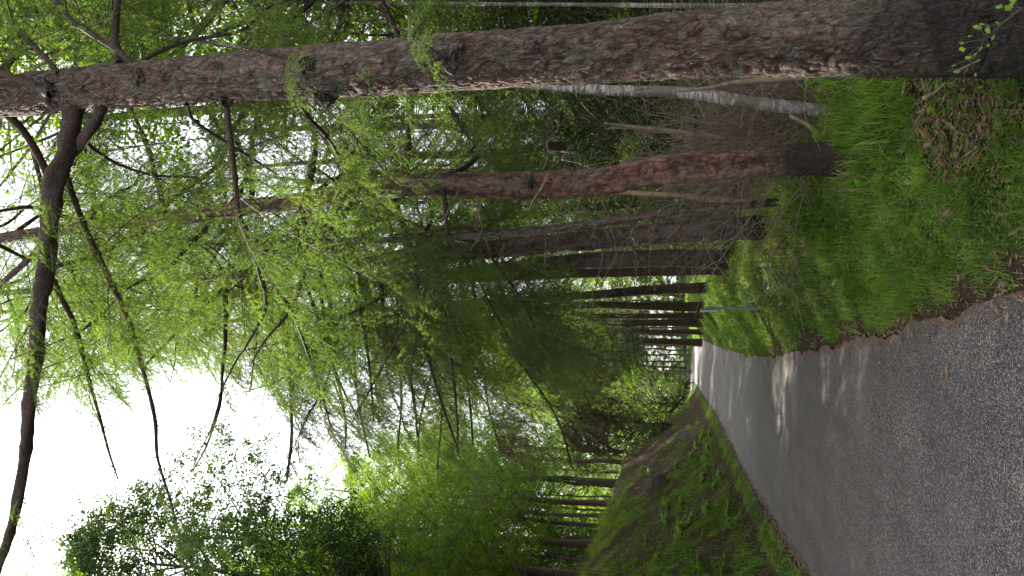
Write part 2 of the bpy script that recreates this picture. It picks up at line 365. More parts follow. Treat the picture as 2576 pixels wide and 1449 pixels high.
# road sheet
ys2 = np.concatenate([np.arange(-4, 14, .06), np.arange(14, 40, .2), np.arange(40, 100, .6)])
rows, rv, rzv = [], [], []
tt = np.linspace(0, 1, 15)
for y in ys2:
    c = cx(y); L = c - hwl(y) - .03 - .06 * vnoise(y * 2.3, 1., 0., 31) - .03 * vnoise(y * 9, 1., 0., 32); Rr = c + hwr(y) + .03 + .07 * vnoise(y * 1.9, 5., 0., 33) + .035 * vnoise(y * 8, 5., 0., 34)
    xs = L + (Rr - L) * tt; rows.append(xs)
    e = np.minimum(xs - L, Rr - xs); rv.append(np.where(xs > c, .56 * np.exp(-e / .09), .6 * np.exp(-e / .16)))
    rzv.append(rz(y) + .02 * np.sin(tt * np.pi) - .008 * (e < .01) + .002)
rows = np.array(rows); Y2 = np.repeat(ys2[:, None], 15, 1)
n, k = rows.shape; I = (np.arange(n - 1)[:, None] * k + np.arange(k - 1)[None, :])
Q = np.stack([I, I + 1, I + k + 1, I + k], -1).reshape(-1, 4)
rme = mesh('road', np.stack([rows, Y2, np.array(rzv)], -1).reshape(-1, 3), None, Q, [ROAD], attrs={'var': np.array(rv).ravel()}, smooth=True)
tag(obj('road', rme), kind='structure')

# ------------------------------------------------------------------ foliage pieces (shared meshes)
def needles(Pp, D, rng, k, ln, wd, spread=(.75, 1.1)):
    """k needles round every point Pp with shoot direction D -> verts, tris, var"""
    n_ = len(Pp); Pp = np.repeat(Pp, k, 0); D = np.repeat(D, k, 0)
    r = rng.normal(size=(n_ * k, 3)); r -= (r * D).sum(1)[:, None] * D; r /= np.linalg.norm(r, axis=1)[:, None] + 1e-9
    a = rng.uniform(*spread, n_ * k)[:, None]
    nd = D * np.cos(a) + r * np.sin(a)
    w = np.cross(nd, rng.normal(size=(n_ * k, 3))); w /= np.linalg.norm(w, axis=1)[:, None] + 1e-9
    L = (ln * rng.uniform(.7, 1.2, n_ * k))[:, None]
    V = np.stack([Pp - w * wd / 2, Pp + w * wd / 2, Pp + nd * L], 1).reshape(-1, 3)
    return V, np.arange(n_ * k * 3).reshape(-1, 3), np.repeat(rng.uniform(.2, .8, n_ * k), 3)
def thin(C, r0, r1):
    n_ = len(C); return tube(C, np.linspace(r0, r1, n_), 3, cap=False)[:2]
def shoots(rng, L, nside, lside, droop, sub=True, splay=(.8, 1.25)):
    """one feathery side branch lying along +X: list of (polyline, r0)"""
    out = []
    t = np.linspace(0, 1, 9)
    M = np.stack([L * t, .05 * L * np.sin(t * 3 + rng.uniform(0, 6)), -droop * L * t ** 1.7 + .03 * L * np.sin(t * 5 + rng.uniform(0, 6))], 1)
    out.append((M, .0045 + .002 * L))
    for i in range(nside):
        s = .08 + .9 * (i + rng.uniform(0, .8)) / nside; p = np.array([np.interp(s, t, M[:, c]) for c in range(3)])
        sg = 1 if i % 2 else -1; a = rng.uniform(*splay) * sg
        ls = lside * L * (1.15 - .75 * s) * rng.uniform(.55, 1.25)
        u_ = np.linspace(0, 1, 6); dr = rng.uniform(.25, .9)
        c = p + np.stack([np.cos(a) * u_ * ls, np.sin(a) * u_ * ls, -dr * ls * u_ ** 1.6], 1) + rng.normal(size=(6, 3)) * .006 * u_[:, None]
        out.append((c, .0028))
        if sub:
            for j in range(int(ls / .11)):
                w = rng.uniform(.15, .95); q = np.array([np.interp(w, u_, c[:, d]) for d in range(3)])
                l2 = ls * rng.uniform(.22, .5); a2 = a + rng.uniform(-1.1, 1.1); v_ = np.linspace(0, 1, 4)
                out.append((q + np.stack([np.cos(a2) * v_ * l2, np.sin(a2) * v_ * l2, -rng.uniform(.3, 1.3) * l2 * v_], 1), .0015))
    return out
def spray_acc(rng, L, nside, lside, droop, step, k, ln, wd, sub=True, twigs=True, acc=None, X=None, mi=(0, 1), tw=1.):
    acc = acc or Acc()
    f = (lambda V: V) if X is None else (lambda V: V @ X[0].T + X[1])
    for C, r0 in shoots(rng, L, nside, lside, droop, sub):
        if twigs:
            V, Qd = thin(C, r0 * tw, r0 * .5 * tw); acc.add(f(V), None, Qd, mi[0])
        seg = np.linalg.norm(np.diff(C, axis=0), axis=1); tot = seg.sum(); m_ = max(2, int(tot / step))
        s = np.sort(rng.uniform(.04, 1, m_)) * tot; cum = np.concatenate([[0], np.cumsum(seg)])
        Pp = np.stack([np.interp(s, cum, C[:, d]) for d in range(3)], 1)
        i = np.clip(np.searchsorted(cum, s) - 1, 0, len(seg) - 1); D = np.diff(C, axis=0)[i]; D /= np.linalg.norm(D, axis=1)[:, None]
        V, T, a = needles(Pp, D, rng, k, ln, wd); acc.add(f(V), T, None, mi[1], a)
    return acc
NEAR, MID = [], []
for i in range(5):
    r_ = np.random.default_rng(100 + i)
    NEAR.append(spray_acc(r_, 1.1, 24, .40, r_.uniform(.2, .5), .0125, 5, .024, .0027).mesh('needle_spray', [TWIG, LARCH]))
for i in range(5):
    r_ = np.random.default_rng(200 + i)
    MID.append(spray_acc(r_, 1.3, 20, .38, r_.uniform(.25, .55), .024, 4, .034, .0048).mesh('needle_spray', [TWIG, LARCH]))
print('spray tris', sum(len(q.polygons) for q in NEAR + MID))

def frame_for(d, roll=0.):
    """rotation whose X axis follows d, Z as upright as it can be"""
    d = np.asarray(d, float); d = d / np.linalg.norm(d)
    y = np.cross([0, 0, 1.], d); y /= np.linalg.norm(y) + 1e-9; z = np.cross(d, y)
    M = np.stack([d, y, z], 1)
    c, s = math.cos(roll), math.sin(roll)
    return M @ np.array([[1, 0, 0], [0, c, -s], [0, s, c]])
def inpoly(u, v, poly):
    ins = False; j = len(poly) - 1
    for i in range(len(poly)):
        if (poly[i][1] > v) != (poly[j][1] > v) and u < (poly[j][0] - poly[i][0]) * (v - poly[i][1]) / (poly[j][1] - poly[i][1]) + poly[i][0]: ins = not ins
        j = i
    return ins
# the clearing over the road that the crowns leave open
GAP = [(-400, 1010), (60, 1000), (250, 960), (330, 900), (480, 930), (620, 960), (670, 1020), (650, 1150), (560, 1240), (400, 1320), (330, 1330), (200, 1230), (60, 1250), (-400, 1350)]
GAP2 = [(730, -40), (950, -40), (1010, 60), (960, 110), (760, 110), (700, 60)]
GAP3 = [(280, 285), (420, 270), (470, 330), (360, 400), (280, 350)]
def open_sky(p):
    u, v = proj(p)
    if inpoly(u, v, GAP): return .94
    if inpoly(u, v, GAP2): return .97
    if inpoly(u, v, GAP3): return .9
    return 0.
NSPRAY = 0
DEADS = None
SD = np.array(sdir)
LANES = []                                                       # trunk axes that the sun reaches through the canopy: (x, y, z0, z1)
def in_lane(p):
    for (x, y, z0, z1, *rd) in LANES:
        r = p[:2] - np.array([x, y]); t = r @ SD[:2] / (SD[:2] @ SD[:2])
        if t < 1.7: continue
        q = p - SD * t
        if z0 < q[2] < z1 and np.hypot(q[0] - x, q[1] - y) < (rd[0] if rd else .42): return True
    return False
def add_sprays(br, base, C, rng, dens, size=(.5, 1.1), near=False, s0=.2, droop=.25, cull=True, dead=0.):
    """needle sprays along limb C (world coords); sub-parts of the branch object"""
    global NSPRAY
    seg = np.linalg.norm(np.diff(C, axis=0), axis=1); tot = seg.sum(); cum = np.concatenate([[0], np.cumsum(seg)])
    m_ = max(2, int(tot * dens))
    for i in range(m_):
        s = (s0 + (1 - s0) * (i + rng.uniform(0, 1)) / m_) * tot
        p = np.array([np.interp(s, cum, C[:, d]) for d in range(3)])
        k = min(max(np.searchsorted(cum, s) - 1, 0), len(seg) - 1); D = C[k + 1] - C[k]; D /= np.linalg.norm(D)
        sz = rng.uniform(*size) * (1.15 - .55 * s / tot)
        a = (1 if i % 2 else -1) * rng.uniform(.5, 1.2)
        d = np.array([D[0] * math.cos(a) - D[1] * math.sin(a), D[0] * math.sin(a) + D[1] * math.cos(a), D[2] * .4 - rng.uniform(0, droop * 2)])
        tip = p + d * sz * .6
        if cull:
            u, v = proj(tip)
            if u < -500 or v < -700 or v > 2100: continue
            if u < -60 and rng.random() < .62: continue
            if rng.random() < open_sky(tip): continue
            if in_lane((p + tip) / 2) and rng.random() < .65: continue
        me = (NEAR if near else MID)[rng.integers(5)] if not (DEADS and dead and rng.random() < dead) else DEADS
        o = bpy.data.objects.new('needle_spray', me); COL.objects.link(o); o.parent = br
        o.rotation_mode = 'QUATERNION'
        o.rotation_quaternion = Matrix(frame_for(d, rng.uniform(-.5, .5)).tolist()).to_quaternion()
        o.location = tuple(p - base); o.scale = (sz,) * 3; NSPRAY += 1
def limb_mesh(C, r0, r1, rng, knob=.2, mat=None, ns=7):
    C = spline(C, max(8, int(len(C) * 4)))
    R = np.linspace(r0, r1, len(C)) * (1 + knob * rng.uniform(-1, 1, len(C)) * .6)
    V, Q_, T_ = tube(C, R, ns, lambda th, s, r: r * .12 * np.sin(3 * th + s * 9))
    a = Acc(); a.add(V, T_, Q_, 0)
    for i in range(int(len(C) * .5)):                             # spur knobs
        k = rng.integers(1, len(C) - 1); d = rng.normal(size=3); d /= np.linalg.norm(d)
        l = rng.uniform(.02, .05) + R[k]; c = np.stack([C[k], C[k] + d * l * .6, C[k] + d * l])
        V, Q2, T2 = tube(c, [.006, .005, .003], 4); a.add(V, T2, Q2, 0)
    return C, a.mesh('branch', [mat or LIMB], True)
def add_branch(tree, base, C, r0, r1, rng, dens=5., near=False, size=(.5, 1.1), mat=None, s0=.2, droop=.25, cull=True, ns=7, dead=0.):
    C, me = limb_mesh(np.asarray(C, float), r0, r1, rng, mat=mat, ns=ns)
    me.transform(Matrix.Translation(Vector(tuple(-base))))
    b = obj('branch', me, tree)
    if dens: add_sprays(b, base, C, rng, dens, size, near, s0, droop, cull, dead)
    return b
def limb_path(p, az, el, L, rng, sag=.15, n_=7):
    t = np.linspace(0, 1, n_); wob = rng.normal(size=(n_, 3)) * .03 * L * t[:, None]
    h = np.array([math.sin(az), math.cos(az), 0])
    return p + h * (t * L * math.cos(el))[:, None] + np.array([0, 0, 1]) * (t * L * math.sin(el) - sag * L * np.sin(t * np.pi) + .5 * sag * L * t ** 3)[:, None] + wob

def bark_disp(amp, pw=.032, ph=.085, s=0, flare=0.):
    def f(th, S, R):
        c = th * R.mean()
        wx = c + .03 * fbm(c * 16, S * 9, 0., s); wy = S + .06 * fbm(c * 14, S * 8, 1., s + 3)
        f1, f2, idv = worley(wx / pw, wy / ph, s); e = f2 - f1
        g1, g2, idg = worley(wx / (pw * .45), wy / (ph * .5), s + 5)
        d = amp * (sstep(0., .35, e) * (.55 + .7 * idv) + .35 * sstep(0, .3, g2 - g1) * idg + .9 * fbm(c * 34, S * 14, 0., s + 8, 3))
        d = d + .02 * R * 0 + R * .06 * fbm(np.cos(th) * 1.2, np.sin(th) * 1.2, S * .8, s + 11, 3)
        if flare: d = d + flare * np.exp(-S / .28) * (1 + .5 * np.cos(3 * th + s))
        return d
    return f
def px_trunk(rows, Y, top=14., ext=.3, taper=.45):
    """rows (u, v, width) from foot to top at distance Y -> centre line rows (x, y, z, r), carried on above the frame to height top"""
    out = []
    for (u, v, w) in rows:
        p = P(u, v, Y); out.append([*p, wpx(w, u, v, Y) / 2])
    out = np.array(out); out = out[np.argsort(out[:, 2])]
    g_ = min(float(zt(out[0, 0], out[0, 1])), out[0, 2]) - ext
    out = np.vstack([[out[0, 0], out[0, 1], g_, out[0, 3] * 1.12], out])
    if out[-1, 2] < top:
        d = out[-1] - out[-3]; d = d / d[2]; zs = np.linspace(out[-1, 2], top, 5)[1:]
        ex = np.array([out[-1] + d * (z - out[-1, 2]) for z in zs]); ex[:, 3] = np.linspace(out[-1, 3], out[-1, 3] * taper, 5)[1:]
        ex[:, 0] = out[-1, 0] + np.clip(ex[:, 0] - out[-1, 0], -.8, .8); ex[:, 1] = Y
        out = np.vstack([out, ex])
    return out
def trunk_obj(tree, base, rows, ns, step, mat, disp, name='trunk'):
    L = rows[-1, 2] - rows[0, 2]; C = spline(rows, max(8, int(L / step)))
    V, Q_, T_ = tube(C[:, :3], np.maximum(C[:, 3], .01), ns, disp, seam=0)
    V[:, :3] -= base; rel = np.full(len(V), .6)
    if RELIEF is not None: rel[:len(RELIEF)] = RELIEF
    return obj(name, mesh(name, V, T_, Q_, [mat], smooth=True, attrs={'relief': rel}), tree), C
def along(C, z):
    return np.array([np.interp(z, C[:, 2], C[:, k]) for k in range(4)])
def crown(tree, base, C, rng, z0, z1, n_, Lr=(1.2, 2.6), dens=5., near=False, size=(.5, 1.1), dead=0, azr=None, el=(-.1, .35), mat=None, ns=6):
    """limbs with needle sprays between heights z0 and z1; below z0 a few dead twigs"""
    for i in range(n_):
        z = z0 + (z1 - z0) * (i + rng.uniform(0, 1)) / n_; c = along(C, z)
        az = (i * 2.4 + rng.uniform(-.5, .5)) if azr is None else rng.uniform(*azr)
        L = rng.uniform(*Lr) * (1.1 - .5 * (z - z0) / (z1 - z0 + 1e-6))
        pth = limb_path(c[:3], az, rng.uniform(*el), L, rng)
        u, v = proj(pth[-1]); u2, v2 = proj(pth[3])
        if (v < -900 or v > 2400): continue
        if rng.random() < open_sky(pth[-2]) * .9: continue
        if in_lane(pth[3]) and rng.random() < .6: continue
        add_branch(tree, base, pth, c[3] * .25 + .012, .005, rng, dens, near, size, ns=ns, mat=mat)
    for i in range(dead):
        z = rng.uniform(z0 * .35 + .3, z0 + .5); c = along(C, z)
        pth = limb_path(c[:3], rng.uniform(0, 6.28), rng.uniform(-.3, .4), rng.uniform(.25, .9), rng, sag=.05)
        add_branch(tree, base, pth, .012, .003, rng, 0, ns=5, mat=BRUSH)

# ------------------------------------------------------------------ the row of larches on the right verge
def start(rows): return np.array([rows[1][0], rows[1][1], zt(rows[1][0], rows[1][1])])
LANES += [(P(1500, 130, 3.95)[0] - .12, 3.95, .8, 6.3), (P(1600, 440, 6.5)[0] - .08, 6.5, 1., 6.), (P(1500, 600, 9.9)[0] - .1, 9.9, 1.5, 7), (1.0 - .3, 5.2, .0, .5)] + [(P(u, v, 9.)[0], 9., 2.4, 5.4, 1.25) for u, v in ((1150, 740), (1250, 820), (1350, 880), (1200, 900))] + [(.95, 4.3, -.2, .6, .55), (.9, 5.8, -.2, .7, .6), (.75, 7.6, -.2, .8, .6), (.6, 9.6, -.2, .8, .6)]
# 1: the big foreground larch
Y1 = 3.95
r1 = px_trunk([(2470, 76, 222), (2430, 80, 213), (2300, 86, 202), (2050, 95, 176), (1717, 113, 153), (1525, 131, 139), (1192, 154, 132), (858, 178, 125), (767, 184, 122), (500, 200, 108), (167, 227, 100), (0, 244, 93)], Y1, top=11)
b1 = start(r1); rngA = np.random.default_rng(11)
t1 = empty('larch_tree', b1, 'large old larch with thick scaly trunk, scorched foot and long limb over the road', 'tree', 'larches along the verge')
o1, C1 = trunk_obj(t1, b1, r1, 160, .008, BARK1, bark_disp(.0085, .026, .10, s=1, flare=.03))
def pxlimb(tree, base, rows, Ys, w0, w1, rng, **kw):
    n_ = len(rows); Yl = np.interp(np.linspace(0, 1, n_), np.linspace(0, 1, len(Ys)), Ys)
    C = np.array([P(u, v, y) for (u, v), y in zip(rows, Yl)])
    r0 = wpx(w0, *rows[0], Yl[0]) / 2; r1_ = wpx(w1, *rows[-1], Yl[-1]) / 2
    return add_branch(tree, base, C, r0, r1_, rng, **kw)
A = rngA
pxlimb(t1, b1, [(188, 230), (184, 290), (165, 384), (140, 440), (131, 500), (123, 583), (112, 690), (101, 760), (90, 883), (78, 980), (66, 1110), (50, 1230), (33, 1310), (-5, 1430), (-40, 1520)], [3.95, 3.9, 4.1, 4.3, 4.5], 50, 18, A, dens=5, near=True, ns=16, s0=.1, size=(.4, .8))
pxlimb(t1, b1, [(262, 240), (250, 285), (225, 330), (190, 378), (160, 402)], [3.95, 3.9, 4.1], 32, 24, A, dens=0, ns=12)
pxlimb(t1, b1, [(123, 683), (150, 668), (205, 655), (247, 640), (300, 615), (345, 590), (372, 588)], [4.15, 4.5, 5], 12, 6, A, dens=6, near=True)
pxlimb(t1, b1, [(133, 703), (160, 760), (187, 817), (205, 880), (227, 966), (253, 1059), (273, 1133), (297, 1206)], [4.3, 4.6, 4.8], 15, 4, A, dens=5, near=True, s0=.1)
pxlimb(t1, b1, [(162, 430), (190, 510), (217, 583), (260, 670), (313, 783), (343, 873), (370, 966), (390, 1060), (397, 1153), (430, 1266), (457, 1383), (467, 1460)], [4.05, 4.2, 4.6, 5], 17, 4, A, dens=6, near=True, s0=.05, size=(.4, .9))
pxlimb(t1, b1, [(567, 235), (577, 330), (590, 440), (600, 533), (634, 626), (684, 710), (734, 783), (767, 867), (800, 966), (835, 1080)], [3.95, 3.9, 4.3, 4.8], 16, 4, A, dens=6, near=True, s0=.2, size=(.4, .85))
pxlimb(t1, b1, [(213, 355), (250, 385), (300, 414), (384, 440), (500, 447)], [4.1, 4.6], 10, 5, A, dens=6, near=True)
pxlimb(t1, b1, [(357, 192), (300, 130), (233, 87), (180, 50), (140, 0), (100, -70)], [3.85, 4.2], 17, 12, A, dens=4, near=True)
pxlimb(t1, b1, [(147, 185), (110, 140), (67, 100), (30, 60), (0, 33), (-50, -30)], [3.85, 4.2], 15, 11, A, dens=4, near=True)
pxlimb(t1, b1, [(127, 237), (80, 215), (0, 183), (-60, 150)], [3.8, 3.9], 22, 16, A, dens=3, near=True)
pxlimb(t1, b1, [(350, 160), (400, 130), (484, 100), (600, 80), (650, 40), (710, -15)], [4.0, 4.6], 11, 8, A, dens=6, near=True)
pxlimb(t1, b1, [(300, 160), (290, 90), (297, 0), (300, -60)], [4.05, 4.5], 18, 14, A, dens=3, near=True)
pxlimb(t1, b1, [(733, 235), (780, 300), (827, 350), (854, 400), (880, 445)], [4.05, 4.8, 5.6], 12, 9, A, dens=4, near=True)
pxlimb(t1, b1, [(770, 160), (720, 150), (650, 130), (600, 115)], [3.8, 3.6], 8, 3, A, dens=5, near=True, size=(.3, .6))
pxlimb(t1, b1, [(1130, 150), (1100, 150), (1050, 178), (1000, 200), (950, 222), (880, 250)], [3.8, 3.5, 3.4], 6, 2, A, dens=8, near=True, size=(.18, .38), s0=.1, droop=.1)
pxlimb(t1, b1, [(1130, 150), (1080, 120), (1030, 85), (960, 55), (880, 30)], [3.8, 3.6, 3.7], 5, 2, A, dens=6, near=True, size=(.18, .4), s0=.1)
pxlimb(t1, b1, [(800, 250), (830, 285), (880, 330), (940, 400), (1000, 460)], [3.9, 3.6, 3.9], 6, 2, A, dens=6, near=True, size=(.25, .5))
pxlimb(t1, b1, [(470, 262), (485, 300), (540, 340), (620, 390), (700, 440)], [3.9, 4.2, 4.6], 12, 5, A, dens=6, near=True)
pxlimb(t1, b1, [(10, 280), (60, 330), (110, 420), (150, 520), (100, 620), (20, 700), (-40, 760)], [4, 4.8], 22, 12, A, dens=5, near=True)
crown(t1, b1, C1, A, 6.1, 10.5, 16, (1.6, 3.2), dens=5, near=False, size=(.6, 1.1))
# knots where dead limbs broke away
def knot(tree, base, u, v, Y, r, rng):
    p = P(u, v, Y); a = Acc()
    for i in range(26):
        d = rng.normal(size=3) * np.array([1, .5, 1]); d[1] -= .9; d /= np.linalg.norm(d); l = r * rng.uniform(.3, 1.0)
        s = p + rng.normal(size=3) * r * .35; c = np.stack([s, s + d * l * .6, s + d * l + np.array([0, 0, -.3 * l])])
        V, Q_, T_ = tube(c, [.02, .012, .004], 5); a.add(V - base, T_, Q_, 0)
    V, Q_, T_ = tube(np.stack([p + np.array([0, r * .8, 0]), p + np.array([0, .0, 0]), p + np.array([0, -r * .35, -.2 * r])]), [r * .7, r * .6, r * .2], 12, lambda th, s_, R_: R_ * .3 * rng.uniform(-1, 1, th.shape))
    a.add(V - base, T_, Q_, 0); obj('knot', a.mesh('knot', [KNOT]), tree)
KNOT = plain_mat('knot_bark', (.012, .010, .008), (.05, .042, .032), 30, .95, .01)
for (u, v, Y, r) in [(1155, 152, 3.83, .075), (785, 165, 3.83, .07), (820, 243, 3.93, .07), (125, 235, 3.85, .07), (350, 195, 3.83, .05), (570, 245, 3.93, .05), (1340, 120, 3.8, .03)]:
    knot(t1, b1, u, v, Y, r, A)

# 2: reddish larch
Y2_ = 6.5
r2 = px_trunk([(2140, 397, 92), (2090, 399, 80), (2000, 400, 75), (1880, 412, 71), (1717, 422, 67), (1600, 438, 66), (1525, 455, 66), (1358, 468, 64), (1320, 468, 66), (1200, 465, 58), (1000, 465, 53), (900, 478, 47), (800, 500, 42), (600, 525, 38), (400, 555, 34), (250, 565, 30), (0, 600, 24)], Y2_, top=14)
b2 = start(r2); B = np.random.default_rng(22)
t2 = empty('larch_tree', b2, 'slightly bent larch with peeling red brown bark and blackened foot', 'tree', 'larches along the verge')
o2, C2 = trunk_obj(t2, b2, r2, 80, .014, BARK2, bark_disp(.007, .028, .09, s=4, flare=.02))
pxlimb(t2, b2, [(880, 440), (850, 395), (820, 350), (775, 300), (735, 250)], [6.4, 6.0, 5.6], 14, 9, B, dens=5, near=True)
pxlimb(t2, b2, [(1117, 485), (1122, 530), (1125, 580), (1128, 590)], [6.4, 6.3], 12, 8, B, dens=0)
pxlimb(t2, b2, [(1380, 440), (1360, 480), (1345, 500), (1330, 530)], [6.35, 6.2, 6.1], 14, 5, B, dens=0, mat=STICK)
pxlimb(t2, b2, [(760, 505), (800, 560), (880, 620), (960, 680), (1010, 760), (1060, 830)], [6.4, 6.2, 6.5], 11, 4, B, dens=6, near=True)
crown(t2, b2, C2, B, 3.9, 13.5, 50, (1.4, 3.0), dens=5.5, near=True, dead=14)
knot(t2, b2, 1330, 455, 6.33, .07, B)

# 3: thin leaning one
Y3 = 8.6
r3 = px_trunk([(2010, 503, 22), (1980, 506, 20), (1900, 514, 20), (1854, 519, 18), (1730, 531, 18), (1605, 547, 19), (1512, 559, 20), (1400, 575, 20), (1300, 585, 20), (1200, 591, 18), (1100, 600, 17), (900, 606, 15), (700, 610, 12)], Y3, top=10, taper=.3)
b3 = start(r3); D3 = np.random.default_rng(33)
t3 = empty('larch_tree', b3, 'slender leaning larch with torn pale bark between the red trunk and the grey trunk', 'tree', 'larches along the verge')
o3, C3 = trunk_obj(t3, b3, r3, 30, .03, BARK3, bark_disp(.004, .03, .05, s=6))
crown(t3, b3, C3, D3, 4.6, 9.5, 16, (.9, 2.0), dens=5, dead=16)
pxlimb(t3, b3, [(1240, 590), (1200, 577), (1130, 575), (1050, 588), (980, 592)], [8.6, 8.5], 12, 8, D3, dens=0)
# 4
Y4 = 9.9
r4 = px_trunk([(1955, 572, 66), (1930, 573, 60), (1850, 575, 54), (1792, 578, 51), (1636, 590, 49), (1481, 604, 47), (1300, 622, 44), (1100, 640, 40), (1000, 648, 36), (900, 660, 31), (800, 670, 27), (600, 690, 21), (450, 700, 18)], Y4, top=15)
b4 = start(r4); D4 = np.random.default_rng(44)
t4 = empty('larch_tree', b4, 'straight grey brown larch with dark foot beside the fallen pole', 'tree', 'larches along the verge')
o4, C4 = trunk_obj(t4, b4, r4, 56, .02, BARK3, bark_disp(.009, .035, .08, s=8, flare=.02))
pxlimb(t4, b4, [(1090, 645), (1098, 663), (1105, 720), (1118, 783), (1131, 883), (1142, 966), (1150, 1060), (1152, 1140)], [9.8, 9.2, 9.4], 15, 4, D4, dens=6, near=True, size=(.6, 1.2))
pxlimb(t4, b4, [(1075, 655), (1068, 740), (1055, 817), (1035, 933), (1040, 1020)], [9.8, 9.0], 10, 4, D4, dens=6, near=True, size=(.6, 1.2))
pxlimb(t4, b4, [(980, 655), (1010, 730), (1051, 817), (1075, 890), (1091, 950), (1120, 1040), (1152, 1130)], [9.9, 9.6], 14, 5, D4, dens=6, near=True, size=(.6, 1.2))
pxlimb(t4, b4, [(1230, 640), (1290, 720), (1330, 790), (1370, 880), (1400, 960)], [9.8, 9.0, 9.0], 8, 3, D4, dens=9, near=True, size=(.7, 1.3))
pxlimb(t4, b4, [(1160, 640), (1200, 700), (1230, 760), (1270, 830), (1300, 900)], [9.8, 9.3], 8, 3, D4, dens=9, near=True, size=(.7, 1.3))
pxlimb(t4, b4, [(955, 660), (960, 740), (968, 817), (985, 860), (1008, 897), (1040, 990), (1050, 1100)], [9.9, 10.5], 14, 5, D4, dens=6, size=(.7, 1.3))
pxlimb(t4, b4, [(704, 700), (704, 767), (724, 867), (730, 966), (735, 1100), (722, 1210)], [9.9, 10.2], 12, 4, D4, dens=5, size=(.6, 1.2), s0=.35)
pxlimb(t4, b4, [(760, 680), (785, 760), (807, 817), (847, 950), (870, 1060), (868, 1130)], [9.9, 10.2], 12, 4, D4, dens=5, size=(.6, 1.2))
pxlimb(t4, b4, [(567, 700), (567, 780), (567, 850), (560, 930), (553, 1020), (520, 1120), (485, 1185)], [9.9, 9.4], 13, 3, D4, dens=5, size=(.6, 1.0), s0=.3)
pxlimb(t4, b4, [(572, 712), (540, 750), (500, 783), (450, 830), (410, 872), (367, 917)], [9.9, 9.0], 10, 6, D4, dens=3, size=(.4, .8))
crown(t4, b4, C4, D4, 4.6, 14.5, 46, (1.5, 3.2), dens=5, near=False, dead=12, size=(.6, 1.2))
DEADS = spray_acc(np.random.default_rng(290), 1.2, 18, .34, .5, .03, 4, .05, .006).mesh('needle_spray', [TWIG, DEADLEAF])
# 5, 6: a close pair
Y5 = 14.2
D5 = np.random.default_rng(55)
r5 = px_trunk([(1850, 652, 58), (1830, 653, 50), (1760, 652, 46), (1699, 650, 44), (1600, 652, 42), (1481, 656, 40), (1400, 662, 36), (1300, 672, 32), (1200, 680, 28), (1000, 700, 22)], Y5, top=18)
b5 = start(r5); t5 = empty('larch_tree', b5, 'grey lichen covered larch, right hand one of a close pair', 'tree', 'larches along the verge')
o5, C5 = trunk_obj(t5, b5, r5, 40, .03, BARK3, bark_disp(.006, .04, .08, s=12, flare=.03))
crown(t5, b5, C5, D5, 5.0, 17, 40, (1.8, 3.6), dens=4.5, dead=8, size=(.8, 1.5))
r6 = px_trunk([(1805, 678, 28), (1792, 678, 26), (1636, 681, 26), (1481, 686, 26), (1300, 694, 24), (1200, 700, 21), (1000, 712, 17)], 16.5, top=18)
b6 = start(r6); t6 = empty('larch_tree', b6, 'smooth brown conifer trunk, left hand one of a close pair', 'tree', 'larches along the verge')
o6, C6 = trunk_obj(t6, b6, r6, 28, .05, BARKF, bark_disp(.004, .05, .09, s=13))
crown(t6, b6, C6, D5, 5.0, 17, 36, (1.6, 3.4), dens=4, dead=10, size=(.8, 1.5))
r7 = px_trunk([(1785, 724, 30), (1760, 725, 27), (1636, 730, 24), (1481, 743, 21), (1300, 755, 18), (1100, 770, 14)], 21., top=18)
b7 = start(r7); t7 = empty('larch_tree', b7, 'dark grey larch standing alone where the bank bends, behind the marker post', 'tree', 'larches along the verge')
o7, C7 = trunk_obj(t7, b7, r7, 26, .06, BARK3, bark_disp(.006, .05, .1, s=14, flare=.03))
crown(t7, b7, C7, D5, 5.6, 17, 34, (1.8, 3.6), dens=4, dead=8, size=(.9, 1.6))
for (rows, T_, b_, Y, sz) in [([(567, 850), (560, 930), (553, 1000), (530, 1080), (500, 1140), (480, 1190)], t4, b4, [9.6, 9.4], (.5, .8)), ([(728, 960), (732, 1050), (730, 1120), (720, 1200)], t4, b4, [10.1, 10.2], (.5, .8)), ([(840, 960), (865, 1040), (870, 1130)], t4, b4, [10.2], (.6, .9)), ([(230, 960), (250, 1050), (275, 1140)], t1, b1, [4.7], (.2, .4)), ([(180, 1150), (150, 1240), (130, 1290)], t1, b1, [4.6], (.25, .45))][:3]:
    pxlimb(T_, b_, rows, Y, 5, 3, D5, dens=6 if T_ is t4 else 4, near=True, size=sz, s0=.05, droop=.5, cull=False)
for (rows, T_, b_, Y) in [([(880, 690), (910, 800), (930, 930), (940, 1060)], t4, b4, [9.9, 10.5]), ([(800, 700), (820, 820), (850, 950), (900, 1050)], t4, b4, [9.9, 11]), ([(1000, 705), (1000, 850), (1010, 1000), (1000, 1130)], t5, b5, [14.2, 14]), ([(1120, 700), (1150, 850), (1180, 1000), (1190, 1120)], t5, b5, [14.2, 13.5]),
        ([(900, 715), (890, 850), (900, 1000), (930, 1150)], t6, b6, [16.5, 16.5]), ([(1050, 710), (1070, 850), (1110, 1000), (1100, 1180)], t6, b6, [16.5, 17]), ([(1150, 760), (1100, 900), (1060, 1040), (1050, 1160)], t7, b7, [21, 20]), ([(640, 690), (650, 800), (640, 900), (630, 980)], t4, b4, [9.9, 10.5]), ([(500, 700), (480, 800), (470, 890)], t4, b4, [9.9, 10]), ([(1250, 700), (1290, 800), (1340, 900), (1380, 980)], t5, b5, [14.2, 13])]:
    pxlimb(T_, b_, rows, Y, 11, 4, D5, dens=7, size=(.9, 1.5) if T_ is not t4 else (.6, 1.1), s0=.15, droop=.4)
